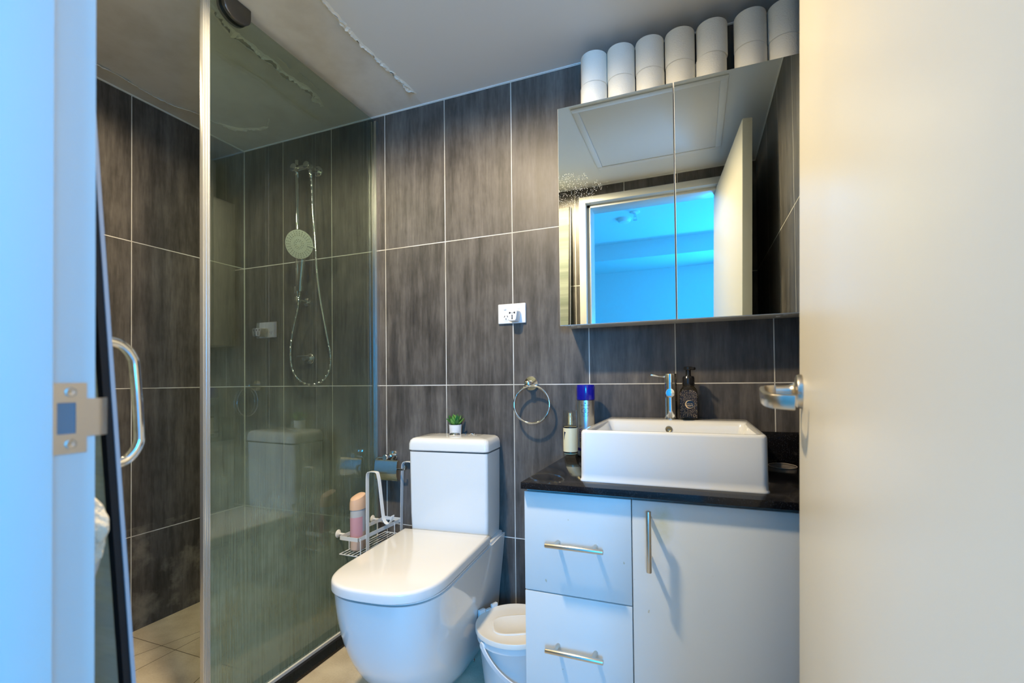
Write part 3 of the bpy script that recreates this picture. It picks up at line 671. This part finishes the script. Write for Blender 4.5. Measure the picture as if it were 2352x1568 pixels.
# succulent, hair bits on the cistern
PX, PY, PZ = 1.233,-.040,.7895
t = thing('potted_succulent', 'tiny green succulent in a white pot on the cistern lid', 'plant', (PX,PY,PZ))
b = nb(); lathe(b, [(0,0),(.022,0),(.0235,.002),(.0255,.036),(.0262,.0385),(.0245,.0385),(.0240,.034),(0,.034)], (PX,PY,PZ)); obj('pot', b, M['pot'], t)
b = nb(); lathe(b, [(.0243,.0335),(.020,.0375),(.010,.040),(0,.041)], (PX,PY,PZ), cap=False, n=24)
for v in b.verts: v.co.z += random.uniform(-.001,.0012)
obj('soil', b, M['soil'], t)
for ring, (cnt, tilt, ln, rr) in enumerate(((8, 52, .036, .010), (7, 34, .040, .007), (4, 14, .038, .003))):
    for i in range(cnt):
        a = 2*pi*(i+.37*ring)/cnt; d = Vector((cos(a)*sin(R_(tilt)), sin(a)*sin(R_(tilt)), cos(R_(tilt))))
        base = Vector((PX+rr*cos(a), PY+rr*sin(a), PZ+.037)); side = Vector((-sin(a), cos(a), 0)); up = d.cross(side); lp = []
        for k in (0,.2,.45,.7,.88,1.0):
            wd = .0075*(sin(pi*min(1,.18+.80*k)))**.8*(1 if k < .99 else .08)+.0003; th = wd*.38
            cpt = base + d*ln*k*(1+.05*random.random()) + Vector((0,0,.006*k*k))
            lp.append([cpt + side*wd*cos(2*pi*j/8) + up*th*sin(2*pi*j/8) for j in range(8)])
        bb = nb(); loft(bb, lp); obj('leaf', bb, M['green'] if (i+ring) % 3 else M['green2'], t)
t = thing('hair_grip', 'tiny bent silver hair grip lying near the right of the cistern lid', 'hair grip', (1.318,-.05,.7895))
b = nb(); tube(b, spline([(1.302,-.058,.7912),(1.310,-.050,.7945),(1.322,-.047,.7915),(1.326,-.051,.7912),(1.316,-.056,.7925)], 6), .0013, 8); obj('wire', b, M['chrome'], t)
b = nb(); tube(b, spline([(1.318,-.046,.7912),(1.324,-.05,.7965),(1.332,-.058,.7925),(1.340,-.066,.7912)], 6), .0011, 8); obj('prong', b, M['chrome'], t)
t = thing('ear_stud', 'tiny metal stud standing between flush button and hair grip', 'stud', (1.288,-.058,.7895))
b = nb(); cyl(b, (1.288,-.058,.7895), (1.288,-.058,.798), .0009, 8); obj('post', b, M['dark_metal'], t)
b = nb(); lathe(b, [(.003,0),(.003,.001),(.001,.0016)], (1.288,-.058,.7893), n=12); obj('stud_base', b, M['chrome'], t)

# toilet paper holder
t = thing('paper_holder', 'chrome toilet paper holder with cover flap beside the cistern', 'paper holder', (.905,0,.68))
b = nb(); lathe(b, [(.023,0),(.023,.005),(.020,.009),(.011,.011),(.010,.030),(.013,.034),(.013,.062),(.011,.064)], (.905,-.0005,.682), (0,-1,0)); obj('wall_mount', b, M['chrome'], t)
b = nb(); pts = [(.86,-.062,.672),(.86,-.066,.664),(.86,-.070,.645),(.86,-.072,.62),(.86,-.066,.592),(.86,-.060,.585)]
band(b, [(.913,p[1],p[2]) for p in spline(pts, 5)], (1,0,0), .112, .0012); obj('cover_flap', b, M['chrome'], t)
b = nb(); tube(b, spline([(.905,-.052,.680),(.86,-.054,.676),(.855,-.050,.655),(.858,-.045,.635),(.93,-.045,.632),(.985,-.045,.632),(.992,-.045,.638),(.992,-.045,.650)], 6), .004, 12); obj('roll_bar', b, M['chrome'], t)

# hanging wire caddy + bottle
t = thing('shower_caddy', 'white wire caddy with tall strap hooks between glass and toilet', 'caddy', (.905,-.14,.345))
cx0, cx1, cy0, cy1, cz = .862, .950, -.288, -.006, .346
b = nb(); tube(b, [(cx0,cy0,cz),(cx1,cy0,cz),(cx1,cy1,cz),(cx0,cy1,cz)], .0022, 8, closed=True); obj('base_rim', b, M['white_wire'], t)
for i in range(1, 5):
    x = cx0+(cx1-cx0)*i/5; b = nb(); cyl(b, (x,cy0,cz), (x,cy1,cz), .0017, 8); obj('base_wire', b, M['white_wire'], t)
b = nb(); bz = cz+.062
for a in ((cx0,cx0+.0015,cy0,cy1), (cx1-.0015,cx1,cy0,cy1), (cx0,cx1,cy0,cy0+.0015), (cx0,cx1,cy1-.0015,cy1)): box(b, a[0],a[1],a[2],a[3], bz-.0075, bz+.0075)
obj('guard_band', b, M['white_wire'], t, smooth=False)
for (x, y) in ((cx0,-.235),(cx0,-.06),(cx1,-.06),(cx1,-.275)):
    b = nb(); cyl(b, (x,y,cz), (x,y,bz), .0020, 8); obj('upright', b, M['white_wire'], t)
S1 = [(.952,-.236,.350),(.952,-.236,.45),(.952,-.236,.60),(.953,-.236,.640),(.957,-.236,.653),(.966,-.236,.6575),(.990,-.236,.6585),(.9995,-.236,.655),(1.004,-.236,.643),(1.010,-.236,.613),(1.0245,-.236,.500),(1.031,-.236,.476),(1.0435,-.236,.4655),(1.057,-.236,.471),(1.066,-.236,.487),(1.0690,-.236,.499)]
S2 = [(.952,-.014,.350),(.954,-.014,.45),(.958,-.014,.60),(.9605,-.014,.640),(.965,-.014,.654),(.974,-.014,.660),(.998,-.014,.661),(1.008,-.014,.657),(1.012,-.014,.645),(1.022,-.014,.58)]
for S in (S1, S2):
    b = nb(); band(b, spline(S, 6), (0,-1,0), .0175, .0020); obj('strap_hook', b, M['white_wire'], t)
for y in (-.25,-.04):
    b = nb(); lathe(b, [(.016,0),(.013,.004),(.005,.009),(.005,.0405)], (GX+.0055,y,bz), (1,0,0), 24); obj('added_suction_cup', b, M['wplastic'], t)  # unseen cups, added to give the caddy a support on the glass
t = thing('shampoo_bottle', 'peach capped translucent bottle standing in the white caddy', 'bottle', (.895,-.222,cz+.0022))
def ovl(a, c_, z, cx=.895, cy=-.222, n=32): return [(cx+a*cos(2*pi*i/n), cy+c_*sin(2*pi*i/n), z) for i in range(n)]
z0 = cz+.0025
b = nb(); loft(b, [ovl(.020,.030,z0), ovl(.024,.036,z0+.006), ovl(.024,.036,z0+.07)]); obj('liquid_body', b, M['bottle'], t)
b = nb(); loft(b, [ovl(.024,.036,z0+.0702), ovl(.0245,.037,z0+.12), ovl(.0235,.036,z0+.158)]); obj('upper_body', b, M['bottle_top'], t)
b = nb(); loft(b, [ovl(.0255,.038,z0+.1582), ovl(.0255,.038,z0+.19), ovl(.022,.035,z0+.205), ovl(.012,.024,z0+.211)])
for v in b.verts:
    if v.co.z > z0+.185: v.co.z += (v.co.y+.222)*.25
obj('cap', b, M['peach'], t)
b = nb(); loft(b, [[(.895+.0248*cos(a)*1.002, -.222+.0372*sin(a)*1.002, z) for a in [R_(-115+110*i/14) for i in range(15)]] for z in (z0+.045, z0+.08, z0+.13)], False, False); obj('label', b, M['pink'], t)

# ================================================================== BUCKET
BX, BY = 1.576,-.270
t = thing('waste_bucket', 'white lidded plastic bucket between toilet and vanity', 'bucket', (BX,BY,0))
b = nb(); lathe(b, [(0,.001),(.098,.001),(.103,.006),(.121,.165),(.1235,.168),(.1275,.168),(.1275,.196),(.120,.198),(.118,.190),(.100,.01),(0,.008)], (BX,BY,0), n=64); obj('body', b, M['bucket'], t)
b = nb(); lathe(b, [(0,.2005),(.095,.2005),(.120,.2015),(.1285,.2045),(.1315,.2045),(.1330,.2015),(.1330,.190),(.1300,.188)], (BX,BY,0), n=64, cap=False)
lid = obj('lid', b, M['bucket_lid'], t)
b = nb(); lp = []   # raised oval panel pressed into the lid
def stad(a, c_, z, n=48, rot=R_(28)):
    o = []
    for i in range(n):
        th = 2*pi*i/n; x = a*math.copysign(abs(cos(th))**.62, cos(th)); y = c_*math.copysign(abs(sin(th))**.62, sin(th)); o.append((BX+.012+x*cos(rot)-y*sin(rot), BY-.004+x*sin(rot)+y*cos(rot), z))
    return o
loft(b, [stad(.088,.062,.2008), stad(.086,.060,.2040), stad(.082,.056,.2046), stad(.079,.053,.2028)], False, True); obj('lid_panel', b, M['bucket_lid'], lid)
ca = R_(158); cv = Vector((cos(ca), sin(ca), 0)); sv = Vector((-sin(ca), cos(ca), 0)); b = nb()
for k in (-.030, 0, .030):
    m4 = Matrix.Translation(Vector((BX,BY,0))+cv*.132+sv*k) @ Matrix.Rotation(ca, 4, 'Z'); box(b, -.006,.006,-.013,.013,.188,.216 if k else .207,.002, mtx=m4)
obj('lid_latch', b, M['bucket'], t)
b = nb(); pa = R_(238); c0 = Vector((BX,BY,.172)); e1 = Vector((cos(pa), sin(pa), 0)); e2 = Vector((cos(pa+pi/2), sin(pa+pi/2), 0)); dn = (e2*.55+Vector((0,0,-.83))).normalized()
pth = [c0+e1*.133*cos(a)+e2*.133*sin(a)*.62+Vector((0,0,-.115*sin(a)))  + e2*.052*sin(a) for a in [pi*i/28 for i in range(29)]]
tube(b, pth, .004, 10, sect=[(-.0018,-.008),(.0018,-.008),(.0018,.008),(-.0018,.008)]); obj('carry_handle', b, M['wplastic'], t)
for s in (1,-1):
    b = nb(); lathe(b, [(.013,0),(.013,.006),(.010,.009),(0,.009)], c0+e1*s*.1255, e1*s, 20); obj('handle_pivot', b, M['bucket'], t)

# ================================================================== VANITY
t = thing('vanity_cabinet', 'white vanity cabinet with two drawers and one door under the basin', 'cabinet', (2.075,-.27,0))
VX0, VX1, VS = 1.712, 2.459, 1.9905; VT = .7172
b = nb(); box(b, VX0+.001, VX1, -.5265, -.004, .10, VT); obj('carcass', b, M['lam'], t, smooth=False)
b = nb(); box(b, VX0+.03, VX1, -.47, -.02, 0, .0995); obj('kickboard', b, M['lam'], t, smooth=False)
def pull(name_parent, a, c, axis):
    """bar pull: two posts and a rod"""
    b = nb(); a, c = Vector(a), Vector(c); cyl(b, a, c, .0062, 20, .0012)
    h = obj('handle', b, M['nickel'], name_parent)
    for k in (.17, .83):
        p = a.lerp(c, k); b = nb(); cyl(b, (p.x, -.5448, p.z), (p.x, p.y, p.z), .0052, 16); obj('post', b, M['nickel'], h)
b = nb(); box(b, VX0, VS-.0012, -.545, -.527, .4505, .7085, .0012); dr = obj('drawer', b, M['lam'], t); pull(dr, (1.7790,-.580,.5845), (1.9265,-.580,.5845), 0)
b = nb(); box(b, VX0, VS-.0012, -.545, -.527, .108, .4475, .0012); dr = obj('drawer', b, M['lam'], t); pull(dr, (1.7765,-.580,.3195), (1.9235,-.580,.3195), 0)
b = nb(); box(b, VS+.0012, VX1, -.545, -.527, .108, .7085, .0012); dr = obj('door', b, M['lam'], t); pull(dr, (2.0335,-.580,.5505), (2.0335,-.580,.6935), 2)

t = thing('worktop', 'polished black stone worktop with upstand on the white vanity', 'worktop', (2.07,-.28,.7175))
b = nb(); box(b, 1.7075, 2.4605, -.561, -.001, .7175, .735, .001); obj('slab', b, M['granite'], t)
b = nb(); box(b, 1.722, 2.4605, -.020, -.001, .7352, .830, .001); obj('back_upstand', b, M['granite'], t)
b = nb(); box(b, 2.4375, 2.4605, -.561, -.0205, .7352, .830, .001); obj('side_upstand', b, M['granite'], t)
b = nb(); tube(b, [(2.383+.038*cos(2*pi*i/60), -.091+.050*sin(2*pi*i/60),   .7356) for i in range(60)], .0006, 8, closed=True); tag(obj('thin_hoop', b, M['stain_ring']), 'thin pale hoop lying flat on the black worktop behind the basin corner', 'hoop')

# basin
BX0, BX1, BY0, BY1, BZ = 1.8520, 2.2965, -.495, -.0225, .8695
t = thing('wash_basin', 'white rectangular countertop basin on the black worktop', 'basin', (2.073,-.258,.735))
b = nb(); z0 = .7352; rc = .016
lp = [rrect(BX0-.0022,BX1+.0022,BY0-.0022,BY1,rc,z0), rrect(BX0-.0022,BX1+.0022,BY0-.0022,BY1,rc,z0+.0035), rrect(BX0,BX1,BY0,BY1,rc,z0+.0065), rrect(BX0+.0002,BX1-.0002,BY0,BY1,rc,z0+.02), rrect(BX0+.0012,BX1-.0012,BY0+.001,BY1,rc,BZ-.008), rrect(BX0+.0027,BX1-.0027,BY0+.0025,BY1-.0015,rc,BZ-.003), rrect(BX0+.006,BX1-.006,BY0+.006,BY1-.005,rc-.003,BZ),
      rrect(BX0+.016,BX1-.016,BY0+.014,-.152,.020,BZ), rrect(BX0+.020,BX1-.020,BY0+.018,-.156,.019,BZ-.004), rrect(BX0+.024,BX1-.024,BY0+.022,-.160,.02,BZ-.03), rrect(BX0+.034,BX1-.034,BY0+.032,-.168,.03,BZ-.085), rrect(BX0+.06,BX1-.06,BY0+.06,-.19,.04,BZ-.105)]
loft(b, lp); obj('bowl', b, M['basin'], t, ang=60)
b = nb(); lathe(b, [(.0105,0),(.0105,.0015),(.008,.002),(.006,.0008),(0,.0006)], (2.060,-.1605,.8445), (0,-1,.1), 28); obj('overflow_hole', b, M['brass'], t)
b = nb(); lathe(b, [(.022,0),(.022,.003),(.015,.005),(0,.006)], (2.073,-.33,BZ-.105), n=28); obj('waste', b, M['chrome'], t)

# basin mixer
FX, FYY = 2.0625,-.0775
t = thing('basin_tap', 'chrome cylindrical single lever basin tap on the basin ledge', 'tap', (FX,FYY,BZ))
b = nb(); lathe(b, [(.0245,0),(.0245,.002),(.0225,.0045),(.0205,.006),(.0205,.118),(.0198,.1185),(.0198,.1205),(.0205,.121),(.0205,.148),(.0195,.1505),(0,.1512)], (FX,FYY,BZ+.0003), n=64); obj('body', b, M['chrome'], t)
b = nb(); cyl(b, (FX,FYY,.955), (FX+.0045,-.186,.9595), .0140, 40, .0012); obj('spout', b, M['chrome'], t)
b = nb(); cyl(b, (FX-.017,FYY-.003,1.0105), (FX-.062,FYY-.016,1.0175), .0036, 16, .0012); obj('lever', b, M['chrome'], t)

# foaming soap dispenser
SX, SY = 2.1185,-.066
t = thing('soap_dispenser', 'dark foaming soap bottle with black pump beside the chrome tap', 'soap dispenser', (SX,SY,BZ+.0003))
def sq(w_, d_, r, z): return rrect(SX-w_, SX+w_, SY-d_, SY+d_, r, z, 6)
z0 = BZ+.0006
b = nb(); loft(b, [sq(.024,.020,.010,z0), sq(.028,.0235,.010,z0+.004), sq(.0285,.024,.010,z0+.010), sq(.0285,.024,.010,z0+.086), sq(.026,.0215,.012,z0+.098), sq(.020,.017,.0165,z0+.106), sq(.0185,.0185,.0184,z0+.110)]); obj('bottle', b, M['smoke_clear'], t)
b = nb(); loft(b, [sq(.0265,.022,.010,z0+.002), sq(.0268,.0222,.010,z0+.060)]); obj('soap_liquid', b, mat('dark_soap', (.03,.02,.012), .3), t)
b = nb(); W = .0262; ry = SY-.0243; sil = [(-W,.006),(W,.006),(W,.084)] + [(W*cos(a), .084+.013*sin(a)) for a in [pi*i/14 for i in range(1,14)]] + [(-W,.084)]
loft(b, [[(SX+x, ry, z0+z) for x, z in sil], [(SX+x, ry-.0005, z0+z) for x, z in sil]]); lab = obj('label', b, M['soap_label'], t, smooth=False)
def flat(bm, x, z, y): # artwork drawn in xy turned to face the camera side (-y)
    for v in bm.verts: v.co = Vector((x+v.co.x, y, z+v.co.y))
    return bm
b = nb(); mo, mi = [], []
for i in range(25):
    a = R_(60)+R_(265)*i/24; mo.append((.0135*cos(a), .0135*sin(a))); k = sin(pi*i/24)*.0030+.0002; mi.append((.0135*cos(a)*(1-k/.0135), .0135*sin(a)*(1-k/.0135)))
V = [bm_ for bm_ in ()]
vo = [b.verts.new((SX+.003+x, ry-.0012, z0+.050+z)) for x, z in mo]; vi = [b.verts.new((SX+.003+x, ry-.0012, z0+.050+z)) for x, z in mi]
for i in range(24): b.faces.new((vo[i], vo[i+1], vi[i+1], vi[i]))
obj('moon', b, M['gold'], lab, smooth=False)
b = nb(); lathe(b, [(.0132,0),(.0132,.0004),(0,.0004)], (SX+.0035, ry-.0006, z0+.050), (0,-1,0), 32); obj('label_disc', b, M['black'], lab, smooth=False)
b = flat(text_bm('NIGHT', .0068), SX+.0035, z0+.0455, ry-.0013); merge(b, flat(text_bm('INTO THE', .0038), SX+.0035, z0+.0515, ry-.0013)); obj('lettering', b, M['gold'], lab, smooth=False)
b = nb(); cyl(b, (SX,SY,z0+.110), (SX,SY,z0+.136), .0192, 40, .0015); lathe(b, [(.0192,.136),(.017,.141),(.0095,.1425),(.0085,.145),(.0085,.162)], (SX,SY,z0), n=40); obj('collar', b, M['black'], t)
b = nb(); lathe(b, [(.0135,.162),(.0145,.164),(.0145,.171),(.012,.173),(0,.1735)], (SX,SY,z0), n=40); cyl(b, (SX,SY,z0+.1675), (SX+.020,SY-.022,z0+.166), .0048, 16, .001); obj('pump_head', b, M['black'], t)

# hair spray can
HX, HYY = 1.7775,-.080; z0 = .7355
t = thing('hair_spray_can', 'tall silver spray can with dark blue cap left of the basin', 'spray can', (HX,HYY,z0))
b = nb(); lathe(b, [(0,.002),(.027,.0),(.0305,.003),(.0315,.008),(.0315,.190),(.0310,.196),(.029,.197),(.0285,.1975)], (HX,HYY,z0), n=64); can = obj('can_body', b, M['can'], t)
b = nb(); lathe(b, [(.0318,.1978),(.0322,.199),(.0322,.246),(.0312,.2495),(.0295,.2505),(.0285,.2495),(0,.2495)], (HX,HYY,z0), n=64); obj('cap', b, M['blue_cap'], t)
fa = math.atan2(-1.7171-HYY, 2.142-HX)          # side of the can that is turned to the doorway
b = nb(); loft(b, [[(HX+.0317*cos(2*pi*i/64), HYY+.0317*sin(2*pi*i/64), z) for i in range(64)] for z in (z0+.020, z0+.030)], False, False); obj('printed_band', b, M['ink'], can)
CA = fa-.06
def ringart(cx, r, th, a0=0, a1=2*pi, n=40):
    bm = nb(); o = [bm.verts.new((cx+r*cos(a0+(a1-a0)*i/n), r*sin(a0+(a1-a0)*i/n), 0)) for i in range(n+1)]; k = [bm.verts.new((cx+(r-th)*cos(a0+(a1-a0)*i/n), (r-th)*sin(a0+(a1-a0)*i/n), 0)) for i in range(n+1)]
    for i in range(n): bm.faces.new((o[i], o[i+1], k[i+1], k[i]))
    return bm
b = wrap(ringart(-.005,.0085,.0012), (HX,HYY), .0315, CA, z0+.160)
merge(b, wrap(ringart(.006,.0085,.0012, R_(45), R_(315)), (HX,HYY), .0315, CA, z0+.160)); merge(b, wrap(text_bm('e', .012), (HX,HYY), .0315, CA+.0, z0+.160))
obj('emblem', b, M['dark_ink'], can, smooth=False)
obj('brand_mark', wrap(ringart(0,.0022,.0022,0,2*pi,16), (HX,HYY), .0315, CA, z0+.1865), M['dark_ink'], can, smooth=False)
for tx, sz, dz in (('Schwarzkopf',.0058,.1795), ('EXTRA CARE',.0040,.1455), ('HAIR SPRAY',.0034,.1405)): obj('small_print', wrap(text_bm(tx, sz), (HX,HYY), .0315, CA, z0+dz), M['dark_ink'], can, smooth=False)
b = wrap(text_bm('SUPER', .0175), (HX,HYY), .0315, CA-.52, z0+.076, rot=1); obj('lettering', b, M['ink'], can, smooth=False)

# body mist bottle
MX, MY = 1.7325,-.128; z0 = .7355
t = thing('body_mist_bottle', 'slim spray bottle with cream label and clear cap on worktop corner', 'bottle', (MX,MY,z0))
r = .0245
b = nb(); lathe(b, [(0,.001),(r-.002,0),(r,.003),(r,.108),(r-.002,.112),(.010,.1135)], (MX,MY,z0), n=48); obj('bottle', b, M['clear'], t)
b = nb(); lathe(b, [(0,.012),(r-.0015,.012),(r-.0015,.106),(0,.106)], (MX,MY,z0), n=48); obj('perfume_liquid', b, mat('mist_liquid', (.55,.50,.30), .2, coat=.2), t)
b = nb(); loft(b, [[(MX+(r+.0004)*cos(2*pi*i/48), MY+(r+.0004)*sin(2*pi*i/48), z) for i in range(48)] for z in (z0+.0205, z0+.102)], False, False); lb = obj('label', b, M['cream_label'], t)
for za, zb in ((.016,.0205),(.102,.1065)): b = nb(); lathe(b, [(r+.0005,za),(r+.0005,zb)], (MX,MY,z0), n=48, cap=False); obj('black_band', b, M['black'], t)
fa2 = math.atan2(-1.7171-MY, 2.142-MX)
b = nb(); poly = [(-.0255,-.012),(-.0255,.018),(-.0165,.016),(-.0195,.010),(-.022,.002),(-.0235,-.006)]; b.faces.new([b.verts.new((x,y,0)) for x, y in poly]); wrap(b, (MX,MY), r, fa2, z0+.072, eps=.0009); obj('label_motif', b, M['dark_ink'], lb, smooth=False)
b = nb(); lathe(b, [(.0085,.1135),(.0085,.118),(.0075,.1195),(.0075,.140),(.0068,.141),(.0068,.152),(.005,.1535),(0,.1535)], (MX,MY,z0), n=28); obj('spray_pump', b, M['pump_gold'], t)
b = nb(); lathe(b, [(r-.0005,.1138),(r-.0005,.160),(r-.002,.1625),(0,.163)], (MX,MY,z0), n=48, cap=False); obj('clear_cap', b, M['clear'], t)

# ================================================================== MIRROR CABINET + ROLLS
t = thing('mirror_cabinet', 'wall hung cabinet with two mirror doors above the basin', 'cabinet', (2.07,-.07,1.192))
b = nb(); box(b, 1.7075, 2.460, -.124, -.0005, 1.1955, 1.930, .0006); obj('carcass', b, mat('cabinet_side', (.60,.60,.57), .3), t)
for x0, x1 in ((1.7045, 2.0868), (2.0896, 2.460)):
    b = nb(); box(b, x0, x1, -.1445, -.1248, 1.1915, 1.9525, .0008); d = obj('door', b, mat('door_edge', (.80,.80,.78), .25), t)
    b = nb(); box(b, x0+.0012, x1-.0012, -.1462, -.1446, 1.1935, 1.9515); obj('mirror', b, M['mirror'], d, smooth=False)
for x, y in ((1.735,-.085),(1.75,-.052),(2.40,-.085),(2.385,-.052)):
    b = nb(); lathe(b, [(.007,0),(.007,-.001),(.0045,-.002),(0,-.002)], (x,y,1.1955), n=16); obj('screw_cap', b, M['wplastic'], t)
rollX = [1.8215,1.9165,2.0125,2.1085,2.2050,2.3180,2.4128]
RH = .1065; RR = .0467
proto = thing('toilet_roll', '', 'toilet roll', (0,0,0))
b = nb(); lathe(b, [(RR-.003,0),(RR-.0008,.001),(RR,.004),(RR,RH-.004),(RR-.0008,RH-.001),(RR-.003,RH),(.021,RH),(.021,0)], n=56, cap=False)
vb = list(b.verts); bmesh.ops.remove_doubles(b, verts=vb, dist=1e-6)
f0 = nb(); lathe(f0, [(RR-.003,0),(.021,0)], n=56, cap=False); merge(b, f0)
pr = obj('paper', b, M['paper'], proto, world=False)
b = nb(); lathe(b, [(.0208,.0003),(.0208,RH-.0003),(.0195,RH-.0003),(.0195,.0003),(.0208,.0003)], n=40, cap=False); co = obj('core', b, M['card'], proto, world=False)
def dup(root, loc, rz):
    r = root.copy(); COL.objects.link(r); r.matrix_basis = Matrix.Translation(loc) @ Matrix.Rotation(rz, 4, 'Z')
    for ch in (pr, co): c = ch.copy(); COL.objects.link(c); c.parent = r
    return r
NAMES = ['leftmost pair', 'second pair from the left', 'third pair from the left', 'fourth pair from the left', 'pair just left of the gap', 'pair just right of the gap', 'rightmost pair']
first = True
for i, x in enumerate(rollX):
    for lev in (0, 1):
        dx = (-.0010 if i in (0,) else .0006)*(1 if lev == 0 else -1)
        if i in (4,): dx = -.0022 if lev == 0 else .0012
        if i in (5, 6): dx = .0002 if lev == 0 else -.0006
        loc = (x+dx, -.0775-(.001 if lev else 0), 1.9302+lev*(RH+.0002)); rz = random.uniform(0, 6)
        if first: o = proto; o.matrix_basis = Matrix.Translation(loc) @ Matrix.Rotation(rz, 4, 'Z'); first = False
        else: o = dup(proto, loc, rz)
        o['label'] = '%s roll of the %s on the mirror cabinet' % ('upper toilet' if lev else 'lower toilet', NAMES[i]); o['category'] = 'toilet roll'; o['group'] = 'toilet rolls on the mirror cabinet'

# ================================================================== WALL FITTINGS
t = thing('power_outlet', 'white double power outlet with two switches on the back wall', 'power outlet', (1.4705,0,1.268))
OX0, OX1, OZ0, OZ1 = 1.4125, 1.5285, 1.2285, 1.3065
b = nb(); box(b, OX0, OX1, -.0095, -.0003, OZ0, OZ1, .003, 3); obj('cover_plate', b, M['wplastic'], t)
for x in (1.4430, 1.4990):
    b = nb(); lathe(b, [(.0080,0),(.0080,.0012),(.0070,.0018)], (x,-.0094,1.2885), (0,-1,0), 28); box(b, x-.004, x+.004, -.0135, -.0095, 1.2835, 1.2935, .001); obj('switch', b, M['wplastic'], t)
b = nb(); lathe(b, [(.0155,0),(.0155,.0006),(.0145,.001)], (1.4470,-.0094,1.2535), (0,-1,0), 32); sk = obj('socket', b, M['wplastic'], t)
b = nb()
for dx, dz, a in ((-.0062,.0035,R_(30)), (.0062,.0035,R_(-30)), (0,-.0062,0)):
    box(b, -.0011,.0011,-.0112,-.0104,-.0036,.0036, mtx=Matrix.Translation((1.4470+dx,0,1.2535+dz)) @ Matrix.Rotation(a, 4, 'Y'))
obj('slot', b, M['dark_slot'], sk, smooth=False)
t = thing('travel_adapter', 'white travel adapter plugged into the right socket of the outlet', 'adapter', (1.4885,-.01,1.254))
def ad(w_, zt, zb, r, y):
    p = []
    for x, z, _ in rrect(-w_, w_, zb, zt, r, 0, 6):
        k = (zt-z)/(zt-zb); p.append((1.4885+x*(1-.28*k), y, 1.254+z))
    return p
b = nb(); loft(b, [ad(.0215,.021,-.021,.008,-.0097), ad(.0225,.022,-.022,.008,-.018), ad(.0215,.0205,-.021,.008,-.048), ad(.020,.019,-.0195,.008,-.0505)]); bd = obj('body', b, M['wplastic'], t)
b = nb()
for x, z, w_, h in ((-.010,.010,.0026,.0036),(-.0062,.0105,.002,.0012),(.010,.010,.0026,.0036),(.0062,.0105,.002,.0012),(0,.0105,.0012,.0012),(0,.005,.0012,.0012),(0,-.002,.0022,.0034),(0,-.011,.0022,.0040),(0,-.0065,.001,.0015)):
    box(b, 1.4885+x-w_, 1.4885+x+w_, -.0511, -.0504, 1.254+z-h, 1.254+z+h, .0003, 1)
obj('slot', b, M['dark_slot'], bd, smooth=False)

t = thing('towel_ring', 'empty chrome towel ring on the wall between outlet and basin', 'towel ring', (1.5475,0,.988))
b = nb(); lathe(b, [(.0285,0),(.0285,.005),(.0265,.008),(.012,.010),(.0105,.014),(.0105,.050),(.0095,.053),(.0062,.055),(0,.0552)], (1.5475,-.0005,.9915), (0,-1,0)); obj('wall_mount', b, M['chrome'], t)
b = nb(); tube(b, [(1.5625+.0705*sin(2*pi*i/90), -.047+.004*cos(2*pi*i/90), .9125+.0705*cos(2*pi*i/90)) for i in range(90)], .0042, 14, closed=True); obj('ring', b, M['chrome'], t)
